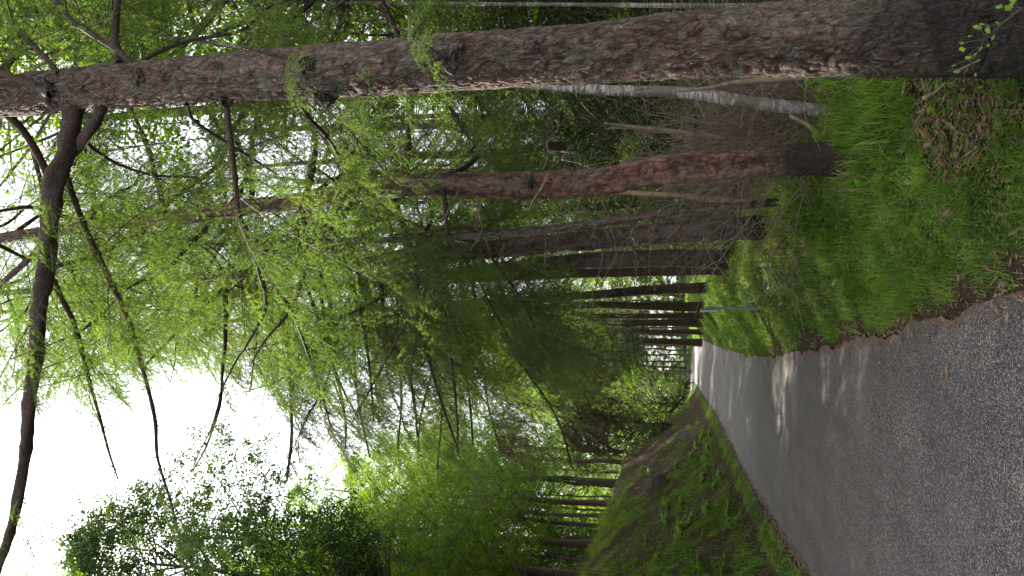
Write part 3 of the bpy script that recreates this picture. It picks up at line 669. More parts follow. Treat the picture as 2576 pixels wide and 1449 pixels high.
for (rows, Y) in [([(1200, 760), (1300, 900), (1400, 1050), (1440, 1180)], 19), ([(1350, 770), (1400, 900), (1450, 1020), (1480, 1120)], 20), ([(1180, 780), (1210, 900), (1230, 1030), (1260, 1130)], 18.5)]:
    pxlimb(t7, b7, rows, [20.8, Y, Y - 1], 10, 4, D5, dens=7, size=(1.2, 2.0), dead=.85, droop=.5)
print('sprays', NSPRAY)

# ------------------------------------------------------------------ crowns for trees further off (shared meshes)
def conifer_mesh(seed, Ht, z0, Rm, nb, mats, k=3, ln=.07, wd=.012, step=.07, droop=(.15, .5)):
    rng = np.random.default_rng(seed); a = Acc()
    for i in range(nb):
        z = z0 + (Ht - z0) * ((i + rng.uniform(0, 1)) / nb); R_ = Rm * (1.05 - .85 * ((z - z0) / (Ht - z0)) ** 1.3) * rng.uniform(.6, 1.15)
        az = i * 2.4 + rng.uniform(-.5, .5); d = np.array([math.cos(az), math.sin(az), rng.uniform(-.25, .25)])
        X = (frame_for(d, rng.uniform(-.3, .3)), np.array([0, 0, z]))
        spray_acc(rng, R_, int(6 + R_ * 5), .34, rng.uniform(*droop), step, k, ln, wd, sub=R_ > 1.0, acc=a, X=X, tw=2.2)
    return a.mesh('crown', mats)
CON = [conifer_mesh(300 + i, 15, 3.2, 2.6, 64, [TWIG, SPRUCE]) for i in range(2)]
CONL = [conifer_mesh(310 + i, 15, 4.0, 2.8, 58, [TWIG, LARCH], droop=(.1, .5)) for i in range(2)]
LOW = [conifer_mesh(320 + i, 13, .5, 3.0, 70, [TWIG, SPRUCE], step=.08) for i in range(2)]
print('conifer tris', [len(q.polygons) for q in CON + CONL])
def broad_mesh(seed, Ht, z0, Rm, nl, leaf, mats, ax=1.25):
    """branching skeleton inside an uneven volume, leaves gathered on twig ends in clumps"""
    rng = np.random.default_rng(seed); a = Acc()
    ncl = nl // 56
    cz = rng.uniform(z0, Ht, ncl); t_ = (cz - z0) / (Ht - z0)
    prof = np.sin(np.clip(t_ * .92 + .08, 0, 1) * np.pi) ** .6
    ang = rng.uniform(0, 2 * np.pi, ncl); rr = Rm * prof * np.sqrt(rng.uniform(.12, 1, ncl)) * (1 + .35 * np.sin(ang * 3 + seed) * np.cos(cz))
    CC = np.stack([np.cos(ang) * rr, np.sin(ang) * rr, cz], 1)
    for i in range(min(ncl, 90)):
        c = CC[i]; s = np.array([0, 0, max(z0 * .6, c[2] - np.hypot(c[0], c[1]) * rng.uniform(.5, 1.0))])
        mid = (s + c) / 2 + rng.normal(size=3) * .2 + np.array([0, 0, -.1]); C = spline(np.stack([s, mid, c]), 6)
        V, Qd = thin(C, .03, .008); a.add(V, None, Qd, 0)
    m_ = 56
    for i in range(0, ncl, 200):
        c = CC[i:i + 200]; k = len(c)
        # leaves hang along short twigs radiating from the clump centre
        td = rng.normal(size=(k, 6, 3)) * np.array([1, 1, .55]); td /= np.linalg.norm(td, axis=2)[..., None]
        tw = rng.integers(0, 6, (k, m_)); s = rng.uniform(.05, 1, (k, m_)) * .36 * rng.uniform(.6, 1.3, (k, 1))
        p = c[:, None] + td[np.arange(k)[:, None], tw] * s[..., None] + rng.normal(size=(k, m_, 3)) * .045; p[..., 2] -= s ** 2 * .5
        p = p.reshape(-1, 3); n_ = len(p)
        d = rng.normal(size=(n_, 3)) + np.array([0, 0, -.6]); d /= np.linalg.norm(d, axis=1)[:, None]
        nn = rng.normal(size=(n_, 3)) + np.array([0, 0, ax]); w = np.cross(d, nn); w /= np.linalg.norm(w, axis=1)[:, None]
        up = np.cross(w, d); L = leaf * rng.uniform(.6, 1.25, n_)[:, None]
        V = np.stack([p, p + d * L * .5 + w * L * .34 + up * L * .1, p + d * L, p + d * L * .5 - w * L * .34 + up * L * .1], 1).reshape(-1, 3)
        b = np.arange(n_)[:, None] * 4
        T = np.concatenate([b + [0, 1, 2], b + [0, 2, 3]], 0)
        cv = np.repeat(rng.uniform(.0, .45, k), m_); lv = cv + rng.uniform(0, .45, n_); lv = np.where(rng.random(n_) < .01, 1.1, lv)
        a.add(V, T, None, 1, np.repeat(lv, 4))
    return a.mesh('crown', mats)
BRO = [broad_mesh(400 + i, 13, 2.2, 3.3, 52000, .064, [TWIG, BROAD]) for i in range(3)]
DRK = [broad_mesh(420, 7, .6, 2.4, 14000, .075, [TWIG, DARKLEAF])]
DRKT = broad_mesh(425, 13, 5.5, 2.6, 60000, .08, [TWIG, DARKLEAF])
SMALL = [broad_mesh(430 + i, 4.2, .5, 1.5, 6000, .06, [TWIG, BROAD]) for i in range(2)]
print('broad tris', [len(q.polygons) for q in BRO + DRK])
FARB = [broad_mesh(440 + i, 11, .1, 4.0, 20000, .15, [TWIG, BROAD]) for i in range(2)]
def trunk_mesh(seed, Ht, r, mat, lean=.0, ns=14, stubs=0):
    rng = np.random.default_rng(seed); z = np.linspace(-.4, Ht, 12)
    C = np.stack([.03 * Ht * np.cumsum(rng.normal(size=12)) * .25 + lean * z, .02 * Ht * np.cumsum(rng.normal(size=12)) * .2, z], 1)
    C[:, :2] -= C[1, :2]; a = Acc()
    S = spline(np.column_stack([C, r * (1.12 - .85 * np.clip(z / Ht, 0, 1)) * (1 + .35 * np.exp(-np.clip(z + .4, 0, 9) / .4))]), 50)
    V, Q_, T_ = tube(S[:, :3], S[:, 3], ns, bark_disp(.006, .06, .1, s=seed)); a.add(V, T_, Q_, 0)
    for i in range(stubs):
        zz = rng.uniform(.5, Ht * .7); c = along(S, zz); pth = limb_path(c[:3], rng.uniform(0, 6.28), rng.uniform(-.4, .3), rng.uniform(.3, 1.4), rng, .08, 5)
        V, Qd = thin(pth, .014, .004); a.add(V, None, Qd, 1)
    return a.mesh('trunk', [mat, BRUSH], True)
TR = {'con': [trunk_mesh(500 + i, 14.5, .17, BARKF, stubs=34) for i in range(3)],
      'grey': [trunk_mesh(510 + i, 11, .13, BARKG) for i in range(3)],
      'thin': [trunk_mesh(520 + i, 10, .07, BARKG) for i in range(2)],
      'small': [trunk_mesh(530, 3.4, .035, BARKG, ns=8)]}
def far_tree(name, label, x, y, kind, crownme, s=1., st=None, rz_=None, group=None, cz=0., cat='tree', z=None):
    z_ = zt(x, y) if z is None else z
    t = empty(name, (x, y, z_), label, cat, group)
    t.rotation_euler.z = random.uniform(0, 6.28) if rz_ is None else rz_
    if kind:
        a = obj('trunk', random.choice(TR[kind]), t); a.scale = ((st or s), (st or s), s)
    if crownme:
        c = obj('crown', crownme, t, (0, 0, cz)); c.scale = (s, s, s); c.rotation_euler.z = random.uniform(0, 6.28)
    return t
def xY(u, v, Y):
    return P(u, v, Y)[0]
# conifers behind the right verge
BEHIND = 1
GR = 'dark conifers behind the larch row'
k = 0
for (x, y) in [(5.2, 9.5), (4.2, 12.5), (7.5, 12), (9.5, 16), (5.4, 16.5), (3.6, 20), (7.0, 21), (11, 22), (4.5, 26), (8, 28), (13, 29), (3.4, 31), (6.2, 34), (10, 36), (2.6, 38), (15, 38), (5.5, 42), (9, 46), (13.5, 17), (17, 25), (19, 34), (2.4, 45), (6, 52), (12, 52)]:
    far_tree('spruce_tree', 'dense dark conifer standing in the shade behind the row of larches', x, y, 'con', random.choice(CON if k % 3 else CONL), random.uniform(.85, 1.25), group=GR); k += 1
for i in range(34):
    y = 14 + i * 2.2 + random.uniform(-1, 1); x = cx(min(y, 56)) + random.uniform(11, 22) + .12 * y
    far_tree('spruce_tree', 'low branched dark conifer deep in the wood on the right', x, y, 'con', LOW[i % 2], random.uniform(.8, 1.2), group='deep wood conifers on the right')
for i in range(26):
    y = 12 + i * 1.15 + random.uniform(-.6, .6); x = cx(y) + hwr(y) + random.uniform(5.2, 11.5)
    far_tree('spruce_tree', 'low branched dark conifer deep in the wood on the right', x, y, 'con', LOW[i % 2], random.uniform(.95, 1.3), group='deep wood conifers on the right')
for i in range(16):
    y = random.uniform(74, 92); x = 6 + i * 2.6 + random.uniform(-1, 1)
    far_tree('spruce_tree', 'far low branched conifer behind the bend on the right', x, y, 'con', LOW[i % 2], random.uniform(1, 1.4), group='far conifers behind the bend')
for (u, v, Y, st, lab) in [(1761, 772, 26, .8, 'brown trunked conifer left of the lone dark larch on the far verge'), (1752, 812, 34, .9, 'slim conifer beyond the marker post on the far verge'), (1734, 861, 44, 1.1, 'sunlit orange brown trunk where the road bends'), (1745, 835, 40, .7, 'thin dark trunk just right of the sunlit orange trunk'), (1750, 795, 30, .6, 'thin bare trunk right of the slim far conifer')]:
    far_tree('spruce_tree', lab, xY(u, v, Y), Y, 'con', random.choice(CONL + CON), 1.05, st)
def lx(Y, dl): return cx(Y) - hwl(Y) - dl
# beyond the bend
LB = ['slim grey trunk right after the sunlit orange trunk', 'second slim grey trunk left of the sunlit orange trunk', 'slightly leaning grey trunk right of the stoutest grey one', 'stoutest grey trunk beyond the bend of the road', 'thin grey trunk just left of the stoutest grey one', 'straight smooth grey trunk in the middle of the row beyond the bend',
      'grey trunk left of the straight middle one beyond the bend', 'thin curved grey trunk near the left end of the row beyond the bend', 'thin pale trunk alone at the left end of the row, by the bank', 'dark slim trunk just right of the sunlit orange trunk, beyond the verge', 'slim trunk farther right among the conifers beyond the bend', 'tree half hidden behind the end of the left bank', 'tree hidden behind the saplings at the end of the left bank', 'far grey tree seen between the two slim trunks beyond the bend', 'farthest grey tree straight over the end of the road']
GB = 'grey trunked trees beyond the bend'
for i, (v, Y, st) in enumerate([(881, 70, .7), (893, 66, .6), (910, 72, .7), (935, 64, 1.3), (948, 76, .7), (956, 68, 1.2), (968, 74, .8), (977, 67, .7), (1000, 75, .6), (842, 66, .8), (825, 72, .8), (1018, 80, .9), (1040, 78, .8), (870, 84, .9), (925, 88, 1.)]):
    far_tree('beech_tree', LB[i], xY(1730, v, Y), Y, 'grey', BRO[i % 3], random.uniform(1.0, 1.3), st * .9, group=GB, cz=2.2)
for i in range(16):
    x = -34 + i * 4.6 + random.uniform(-1, 1); y = 96 + random.uniform(-6, 10)
    far_tree('beech_tree', 'pale green broadleaf tree closing the view at the far end of the road', x, y, 'grey', BRO[i % 3], random.uniform(1.2, 1.6), group='trees closing the far view', cz=-1.5)
for i in range(22):
    x = -42 + i * 4.0 + random.uniform(-1, 1); y = 88 + random.uniform(-3, 4) + max(0, -x) * .1
    far_tree('beech_tree', 'leafy beech with foliage down to the ground at the end of the view', x, y, 'grey', FARB[i % 2], random.uniform(.9, 1.3), group='leafy beeches at the end of the view')
for i in range(9):
    far_tree('beech_tree', 'leafy beech with foliage down to the ground far behind the left bank', -16 - random.uniform(0, 6) - i * .8, 38 + i * 5, 'grey', FARB[i % 2], random.uniform(.9, 1.2), group='leafy beeches behind the left bank')
for i in range(10):
    Y = 22 + i * 3.2; far_tree('spruce_tree', 'low branched dark conifer in the wood above the left bank', lx(Y, random.uniform(13, 18)), Y, 'con', LOW[i % 2], random.uniform(.8, 1.1), group='dark conifers above the left bank')
for (Y, dl, sc_, lab) in [(22.5, 6.0, 1.12, 'feathery pale green larch leaning out over the left bank, nearest of the four'), (26, 5.0, 1.2, 'feathery larch on the left bank above the root plate'), (30.5, 5.2, 1.25, 'feathery larch in the middle of the left bank crest'), (36, 4.8, 1.05, 'feathery larch on the left bank farthest along the road')]:
    far_tree('larch_tree', lab, lx(Y, dl), Y, 'con', CONL[int(Y) % 2], sc_, .8, cz=-1.0)
# left: broadleaf wood on top of the bank
def crestY(v, dl):
    y = np.linspace(10, 50, 400); x = lx(y, dl); vv = proj(np.stack([x, y, zt(x, y)], 1))[1]
    return float(y[np.argmin(abs(vv - v))])
GL = 'broadleaf trees on top of the left bank'
for i, (Y, dl, s) in enumerate([(3.5, 6.5, 1.0), (5.5, 9, 1.05), (7.5, 5.5, 1.0), (6, 5.2, .95), (10.5, 5.2, 1.0), (12.8, 4.8, .9), (15.2, 4.8, .85), (9, 8, 1.1), (14, 8.5, 1.05), (17, 5, .8), (13.5, 6.2, 1.15), (16.5, 5.9, 1.1), (11.8, 6.8, 1.2), (19, 6.6, 1.05), (23.6, 5.0, .95), (9.5, 6.5, .95),(19.5, 5.6, .75), (23, 6.5, .8), (25.8, 6.0, .8), (29, 5.4, .8), (20.5, 9.5, 1.0), (26, 10, 1.1), (31, 9.5, 1.15), (23, 14, 1.2), (11, 9, 1.0), (13, 6.6, .95), (15, 6.8, 1.0), (18.5, 8.8, 1.0), (21.5, 5.8, .8), (24.5, 8.2, .95), (27, 5.5, .85), (30, 7.4, 1.1), (33.5, 5.2, .95), (37, 7.2, 1.05), (41, 5.0, .9), (45, 7.4, 1.0), (22, 12, 1.25), (28, 12, 1.25), (34, 13, 1.25), (41, 12, 1.25), (17, 13, 1.2), (50, 6, .9), (48, 13, 1.2), (57, 8, 1.), (26, 19, 1.3), (36, 20, 1.3), (48, 22, 1.3), (58, 16, 1.2)]):  # several of the near, unseen trees are added to keep sun off the road
    far_tree('broadleaf_tree', 'leafy broadleaf tree on top of the left bank', lx(Y, dl), Y, 'thin' if i % 2 else 'grey', BRO[i % 3], s, s * .8, group=GL, cz=.3)
for (u, v, Y, st, lab) in [(1562, 1213, 27, 1.05, 'pale spotted trunk on the left bank, the thickest one there'), (1478, 1250, 25, .55, 'slim straight dark trunk against sunlit leaves on the left bank'), (1442, 1300, 24, .65, 'dark ivy clad trunk nearest the camera on the left bank'), (1592, 1163, 31, 1.0, 'dark trunk just behind the pale spotted trunk'), (1608, 1133, 34, .9, 'dark shaded trunk midway along the left bank'), (1592, 1108, 37, .8, 'dark shaded trunk furthest along the left bank')]:
    Y = crestY(v, 4.6 if st > .6 else 5.4); x = lx(Y, 4.6 if st > .6 else 5.4)
    far_tree('broadleaf_tree', lab, x, Y, 'grey' if st > .6 else 'thin', random.choice(BRO), 1.05, st, cz=2.0)
for i, (u, v, Y, s) in enumerate([(60, 1365, 18, 1.1)]):
    p = P(u, v, Y)
    far_tree('oak_tree', ['dark crowned oak reaching into the sky gap, topmost on the left', 'dark crowned oak beside the brighter green trees on the left', 'dark crowned oak at the outer left edge'][i], p[0] - .3, Y, 'grey', DRKT, (p[2] - zt(p[0], Y)) / 14.8, .9)
for i, (Y, dl) in enumerate([(24, 6.2), (26.5, 6.6), (29, 7.0), (32, 6.6), (22.5, 7.4), (35, 6.8), (39, 7), (20, 7), (25, 8.5), (28, 9), (31, 8.5), (34, 9.5), (37, 9), (41, 8.5), (44, 9.5), (22, 9.5)]):
    far_tree('shrub', 'dark evergreen shrub in the shade along the top of the left bank', lx(Y, dl), Y, None, DRK[0], random.uniform(.35, .6), group='dark shrubs on the left bank', cat='shrub')
for i, (u, v, Y) in enumerate([(1690, 1000, 58), (1660, 1045, 52), (1640, 1080, 47), (1625, 960, 60), (1560, 1010, 50), (1500, 1060, 44)]):
    x = xY(u, v, Y); far_tree('sapling', 'bright young broadleaf sapling at the end of the left bank', x, Y, 'small', SMALL[i % 2], 1.4, group='saplings at the end of the left bank')
# birch and others right of / behind the big larch
r8 = px_trunk([(2170, 292, 34), (2134, 287, 34), (2050, 277, 33), (1884, 257, 33), (1717, 233, 29), (1525, 227, 26), (1358, 217, 18), (1290, 212, 13), (1150, 190, 11)], 6.9, top=9.5)
b8 = start(r8); D8 = np.random.default_rng(88)
t8 = empty('birch_tree', b8, 'white barked birch leaning behind the big larch', 'tree')
o8, C8 = trunk_obj(t8, b8, r8, 32, .02, BIRCH, lambda th, S, R: .005 * fbm(th * 2, S * 14, 0., 3))
c8 = obj('crown', SMALL[0], t8, tuple(C8[-1, :3] - b8 + np.array([0, 0, -2.6]))); c8.scale = (1.2,) * 3
for (u0, v0, u1, v1, Y, lab, me) in [(1990, 8, 1500, 12, 8.5, 'pale thin birch right of the big larch', 'thin')]:
    t = far_tree('birch_tree', lab, xY(1900, 14, Y), Y, None, None)
    rr = px_trunk([(2150, 12, 16), (1880, 15, 14), (1700, 14, 12), (1500, 12, 10)], Y, top=10); bb = np.array(t.location); t.rotation_euler.z = 0
    trunk_obj(t, bb, rr, 18, .05, BIRCH, lambda th, S, R: .004 * fbm(th * 2, S * 14, 0., 3))
    c = obj('crown', SMALL[1], t, tuple(np.array([rr[-1, 0], Y, 5.2]) - bb)); c.scale = (1.5,) * 3
for (x, y, s, lab) in [(5.4, 7.4, 1.05, 'nearest leafy broadleaf tree right of the big larch'), (7.2, 9.8, 1.2, 'taller leafy tree a few steps behind the nearest one right of the big larch'), (9.5, 12.5, 1.3, 'tallest leafy tree deep on the right behind the big larch'), (6.6, 14.5, 1.2, 'leafy tree showing between the big larch and the birch')]:
    far_tree('broadleaf_tree', lab, x, y, 'grey', BRO[random.randrange(3)], s, group='broadleaf trees right of the big larch', cz=.6)
# snags
def snag(label, rows, Y, mat, ns=14, seed=0):
    r = px_trunk(rows, Y, top=-5, ext=.2); b = np.array([r[0, 0], Y, r[0, 2]])
    o = empty('dead_tree', b, label, 'dead tree')
    trunk_obj(o, b, r, ns, .04, mat, lambda th, S, R: R * .25 * fbm(th * 1.5, S * 3, 0., seed) + R * .1 * np.sin(th * 2 + S))
    return o
snag('broken dead trunk with pale bare wood left of the red larch', [(1905, 506, 14), (1850, 502, 15), (1790, 500, 17), (1700, 492, 16), (1600, 486, 14), (1500, 482, 8)], 9.2, PALEWOOD, seed=3)
snag('dead brown snapped trunk standing between the birch and the red larch', [(1985, 362, 16), (1900, 352, 17), (1800, 345, 16), (1700, 332, 15), (1600, 320, 11), (1520, 310, 6)], 8.2, BRUSH, seed=4)
snag('thin dead trunk leaning beside the snapped brown trunk', [(1960, 380, 8), (1800, 350, 9), (1650, 325, 8), (1530, 322, 5)], 8.6, BRUSH, seed=5)
snag('pale branchy dead trunk between the big larch and the birch', [(2030, 195, 13), (1950, 200, 14), (1850, 208, 14), (1780, 222, 11), (1700, 230, 6)], 5.9, STICK, seed=6)
snag('short splintered stump with bright raw wood by the foot of the birch', [(2075, 355, 9), (2040, 320, 12), (1985, 290, 8)], 6.9, PALEWOOD, seed=7)

# dead brushwood between the trunks: a bush is a spray of long bare arching twigs
def brush_mesh(seed, n_=26, L=1.6):
    rng = np.random.default_rng(seed); a = Acc()
    for i in range(n_):
        az, el = rng.uniform(0, 6.28), rng.uniform(.35, 1.45); l = L * rng.uniform(.4, 1.1)
        p = limb_path(rng.normal(size=3) * np.array([.15, .15, .02]), az, el, l, rng, sag=-.12, n_=6)
        V, Qd = thin(p, .005, .0015); a.add(V, None, Qd, 0)
        for j in range(4):
            k = rng.integers(1, 5); q = limb_path(p[k], az + rng.uniform(-1.3, 1.3), rng.uniform(-.6, 1.), l * rng.uniform(.15, .45), rng, sag=-.1, n_=4)
            V, Qd = thin(q, .003, .0012); a.add(V, None, Qd, 0)
    return a.mesh('dead_bush', [BRUSH if seed % 4 else STICK])
BM = [brush_mesh(600 + i, 26 if i else 9, 1.6 if i else 2.0) for i in range(4)]
for i in range(34):
    Y = random.uniform(6.2, 15); c = cx(Y) + hwr(Y); x = c + random.uniform(2.4, 6.)
    o = obj('dead_bush', BM[i % 4], None, (x, Y, zt(x, Y) - .03)); o.rotation_euler = (random.uniform(-.5, .5), random.uniform(-.5, .5), random.uniform(0, 6.3)); s = random.uniform(.6, 1.25); o.scale = (s, s, s)
    tag(o, 'tangle of bare brown dead twigs on the forest floor behind the larch row', 'dead bush', 'dead brushwood behind the larches')
for i in range(26):
    Y = random.uniform(7.2, 10.5) if i < 18 else random.uniform(12.5, 16); q = P(1900, random.uniform(195, 385) if i < 18 else random.uniform(440, 560), Y); x = q[0]
    o = obj('dead_bush', BM[i % 4], None, (x, Y, float(zt(x, Y)) - .03)); o.rotation_euler = (random.uniform(-.5, .5), random.uniform(-.5, .5), random.uniform(0, 6.3)); s = random.uniform(.8, 1.5); o.scale = (s, s, s)
    tag(o, 'tangle of bare brown dead twigs on the forest floor behind the larch row', 'dead bush', 'dead brushwood behind the larches')
# shade shrubs closing the view at ground level
for i in range(64):
    Y = random.uniform(10, 46); x = cx(Y) + hwr(Y) + random.uniform(4.0, 20)
    far_tree('shrub', 'dark green undergrowth shrub under the conifers on the right', x, Y, None, DRK[0] if i % 3 else SMALL[0], random.uniform(.3, .55) * (1 if i % 3 else 1.4), group='undergrowth under the right hand conifers', cat='shrub')

# ------------------------------------------------------------------ marker post
MP = P(1925, 776, 13.6); mz = min(float(zt(MP[0], MP[1])), MP[2]) - .03
GALV = plain_mat('galvanised_steel', (.11, .12, .15), (.18, .195, .235), 14, .5, metal=.3)
PLATE = plain_mat('plate_grey', (.32, .30, .32), (.42, .40, .42), 10, .5)
def box(sx, sy, sz, bev=.1):
    """bevelled box, base at z=0"""
    b = min(sx, sy) * bev; xs = [(-sx / 2 + b, -sy / 2), (sx / 2 - b, -sy / 2), (sx / 2, -sy / 2 + b), (sx / 2, sy / 2 - b), (sx / 2 - b, sy / 2), (-sx / 2 + b, sy / 2), (-sx / 2, sy / 2 - b), (-sx / 2, -sy / 2 + b)]
    V = [(x, y, 0) for x, y in xs] + [(x, y, sz) for x, y in xs] + [(0, 0, sz), (0, 0, 0)]
    Q_ = [(i, (i + 1) % 8, 8 + (i + 1) % 8, 8 + i) for i in range(8)]; T_ = [(8 + i, 8 + (i + 1) % 8, 16) for i in range(8)] + [((i + 1) % 8, i, 17) for i in range(8)]
    return np.array(V), T_, Q_
mp = empty('marker_post', (MP[0], MP[1], mz), 'thin grey metal marker post standing in the grass verge', 'marker post')
a = Acc(); V, T_, Q_ = box(.055, .035, 1.16); V[:, 2] -= .1; a.add(V, T_, Q_, 0); obj('post', a.mesh('post', [GALV]), mp)
a = Acc(); V, T_, Q_ = box(.035, .11, .27); a.add(V, T_, Q_, 0); obj('plate', a.mesh('plate', [PLATE]), mp, (-.047, -.02, .86))
a = Acc(); V, T_, Q_ = box(.012, .042, .02); a.add(V, T_, Q_, 0); obj('clamp', a.mesh('clamp', [PALEWOOD]), mp, (0.01, -.025, 1.0))

# ------------------------------------------------------------------ sticks, roots
def stick(name, label, rows, Ys, w, mat, cat='stick', lift=.0, seed=0, taper=.6):
    """lying on the ground: the picture positions give x and y, the terrain gives the height"""
    n_ = len(rows); Yl = np.interp(np.linspace(0, 1, n_), np.linspace(0, 1, len(Ys)), Ys); C = []
    for (u, v), y in zip(rows, Yl):
        p = P(u, v, y); C.append([p[0], p[1], max(p[2], float(zt(p[0], p[1])) + w * .5)])
    C = np.array(C); b = C[0].copy(); rng = np.random.default_rng(seed)
    S = spline(C, 24); V, Q_, T_ = tube(S, np.linspace(w, w * taper, 24) / 2 * (1 + .2 * rng.uniform(-1, 1, 24)), 9)
    V0 = np.vstack([V - b, [S[0] - b]]); T0 = [((k + 1) % 9, k, len(V)) for k in range(9)]
    o = obj(name, mesh(name, V0, np.vstack([T_, T0]), Q_, [mat], smooth=True), None, tuple(b)); return tag(o, label, cat)
def gY(u, v, lo=2., hi=80.):
    """distance at which the line of sight meets the terrain"""
    y = np.geomspace(lo, hi, 900); p = np.array([P(u, v, q) for q in y]); d = p[:, 2] - zt(p[:, 0], p[:, 1])
    i = np.argmax(d < 0); return float(y[i]) if d.min() < 0 else hi
def gs(rows): return [gY(u, v) * .995 for u, v in rows]
R_ = [(2014, 540), (1985, 580), (1960, 615), (1940, 643)]
stick('fallen_branch', 'straight fallen pole lying down the bank below the grey larches', R_, [9.0, 8.9, 8.8, 8.8], .055, STICK, 'branch', seed=1)
R_ = [(2330, 300), (2264, 377), (2225, 430), (2190, 492), (2165, 525), (2142, 583)]
stick('fallen_branch', 'thin crooked branch trailing down the middle of the grassy bank', R_, gs(R_), .022, STICK, 'branch', seed=2)
R_ = [(2322, 247), (2345, 236), (2362, 224), (2378, 208)]
stick('root', 'short pale bent root sticking out left of the big larch', R_, [3.9, 3.9, 3.9, 3.9], .018, STICK, 'root', seed=3)
R_ = [(2400, 182), (2430, 168), (2467, 150)]
stick('root', 'pale straight root crossing the foot of the big larch', R_, [3.7, 3.7, 3.7], .012, STICK, 'root', seed=4)
R_ = [(2375, 300), (2385, 312), (2410, 330), (2450, 345)]
stick('root', 'curved brown root lying in the bare soil below the big larch', R_, gs(R_), .018, STICK, 'root', seed=5)
R_ = [(2490, 1236), (2495, 1252), (2489, 1271)]
stick('twig', 'short brown twig lying on the open asphalt', R_, gs(R_), .014, plain_mat('twig_brown', (.12, .05, .02), (.22, .11, .05), 20), 'twig', seed=6, taper=.8)
R_ = [(2060, 610), (2090, 560), (2110, 520)]
stick('twig', 'thin dead twig in the grass near the fallen pole', R_, gs(R_), .012, BRUSH, 'twig', seed=7)
R_ = [(2150, 720), (2170, 700), (2180, 690)]
stick('twig', 'small dark twig low on the grassy bank', R_, gs(R_), .012, BRUSH, 'twig', seed=8)

R_ = [(1640, 1172), (1655, 1160), (1672, 1156), (1690, 1148)]
stick('fallen_branch', 'pale crooked branch lying high on the left bank', R_, gs(R_), .05, STICK, 'branch', seed=9)
R_ = [(1735, 1168), (1745, 1150), (1752, 1128)]
stick('fallen_branch', 'short dead branch lying midway up the left bank', R_, gs(R_), .04, STICK, 'branch', seed=10)
R_ = [(1790, 1245), (1800, 1225), (1812, 1200)]
stick('fallen_branch', 'thin dead branch among the ferns low on the left bank', R_, gs(R_), .03, BRUSH, 'branch', seed=11)
R_ = [(2405, 765), (2412, 785), (2432, 778)]
stick('twig', 'dry brown bracken scrap on the right road edge', R_, gs(R_), .014, STICK, 'twig', seed=12)
def ivy(label, pts, n_, size, seed):
    rng = np.random.default_rng(seed); a = Acc(); b = np.array(pts[0]); S = spline(np.array(pts), 20)
    V, Qd = thin(S - b, .005, .002); a.add(V, None, Qd, 0, .3)
    for i in range(n_):
        k = rng.integers(0, 20); d = rng.normal(size=3); d[2] = abs(d[2]) * .6; d[1] -= .3; d /= np.linalg.norm(d); st = S[k] - b; q = st + d * rng.uniform(.02, .09)
        V, Qd = thin(np.stack([st, (st + q) / 2 + [0, 0, .01], q]), .0015, .001); a.add(V, None, Qd, 0, .3)
        w = np.cross(d, rng.normal(size=3) + [0, 0, 1.5]); w /= np.linalg.norm(w); u_ = np.cross(w, d); L = size * rng.uniform(.6, 1.3)
        V = np.array([q, q + d * L * .35 + w * L * .45 + u_ * L * .08, q + d * L * .75 + w * L * .25, q + d * L, q + d * L * .75 - w * L * .25, q + d * L * .35 - w * L * .45 + u_ * L * .08])
        a.add(V, [(0, 1, 2), (0, 2, 3), (0, 3, 4), (0, 4, 5)], None, 1, rng.uniform(.2, 1))
    return tag(obj('bramble', a.mesh('bramble', [TWIG, FERN]), None, tuple(b)), label, 'plant')
def gp(u, v, dz=.0):
    Y = gY(u, v); p = P(u, v, Y); p[2] += dz; return p
ivy('leafy bramble stem crossing in front of the foot of the big larch', [P(2570, 20, 3.45), P(2520, 60, 3.45), P(2470, 110, 3.5), P(2450, 150, 3.55), P(2430, 175, 3.6)], 30, .028, 1)
ivy('small leafy bramble in the bare soil below the big larch', [gp(2405, 235), gp(2395, 225, .05), gp(2385, 250, .08)], 22, .035, 2)
ivy('bramble with round leaves in the lower corner of the bare soil', [gp(2540, 150), gp(2550, 175, .04), gp(2540, 200, .06)], 26, .045, 3)
ivy('light green leafy sprig growing out from behind the big larch', [P(2110, 200, 4.6), P(2080, 190, 4.6), P(2060, 180, 4.55), P(2040, 185, 4.5)], 34, .05, 4)
ivy('leafy seedling on the grass bank right of the crooked branch', [gp(2200, 440), gp(2195, 440, .06), gp(2185, 435, .1)], 18, .035, 5)
ivy('pale leafy plant at the top of the bank beside the red larch', [gp(2165, 330), gp(2130, 320, .12), gp(2100, 325, .15)], 40, .05, 6)
# ------------------------------------------------------------------ grass and ground cover
def blades(x, y, h, w, rng, var, bend=.5, a=None):
    n_ = len(x); z = zt(x, y) - .01; a = rng.uniform(0, 2 * np.pi, n_) if a is None else a + rng.normal(size=n_) * .5
    d = np.stack([np.cos(a), np.sin(a), np.zeros(n_)], 1); s = np.stack([-np.sin(a), np.cos(a), np.zeros(n_)], 1)
    b = np.stack([x, y, z], 1); bd = (bend * rng.uniform(.3, 1.6, n_) * h)[:, None]; hh = h[:, None]; ww = w[:, None] / 2
    m1 = b + d * bd * .25 + np.array([0, 0, 1]) * hh * .6; tip = b + d * bd + np.array([0, 0, 1]) * hh * rng.uniform(.75, 1., n_)[:, None]
    V = np.stack([b - s * ww, b + s * ww, m1 - s * ww * .8, m1 + s * ww * .8, tip], 1).reshape(-1, 3)
    i = np.arange(n_)[:, None] * 5
    T = np.concatenate([i + [0, 1, 3], i + [0, 3, 2], i + [2, 3, 4]], 0)
    return V, T, np.repeat(var, 5)
GA = np.random.default_rng(77)
SOIL = P(2410, 275, gY(2410, 275))
acc = Acc()
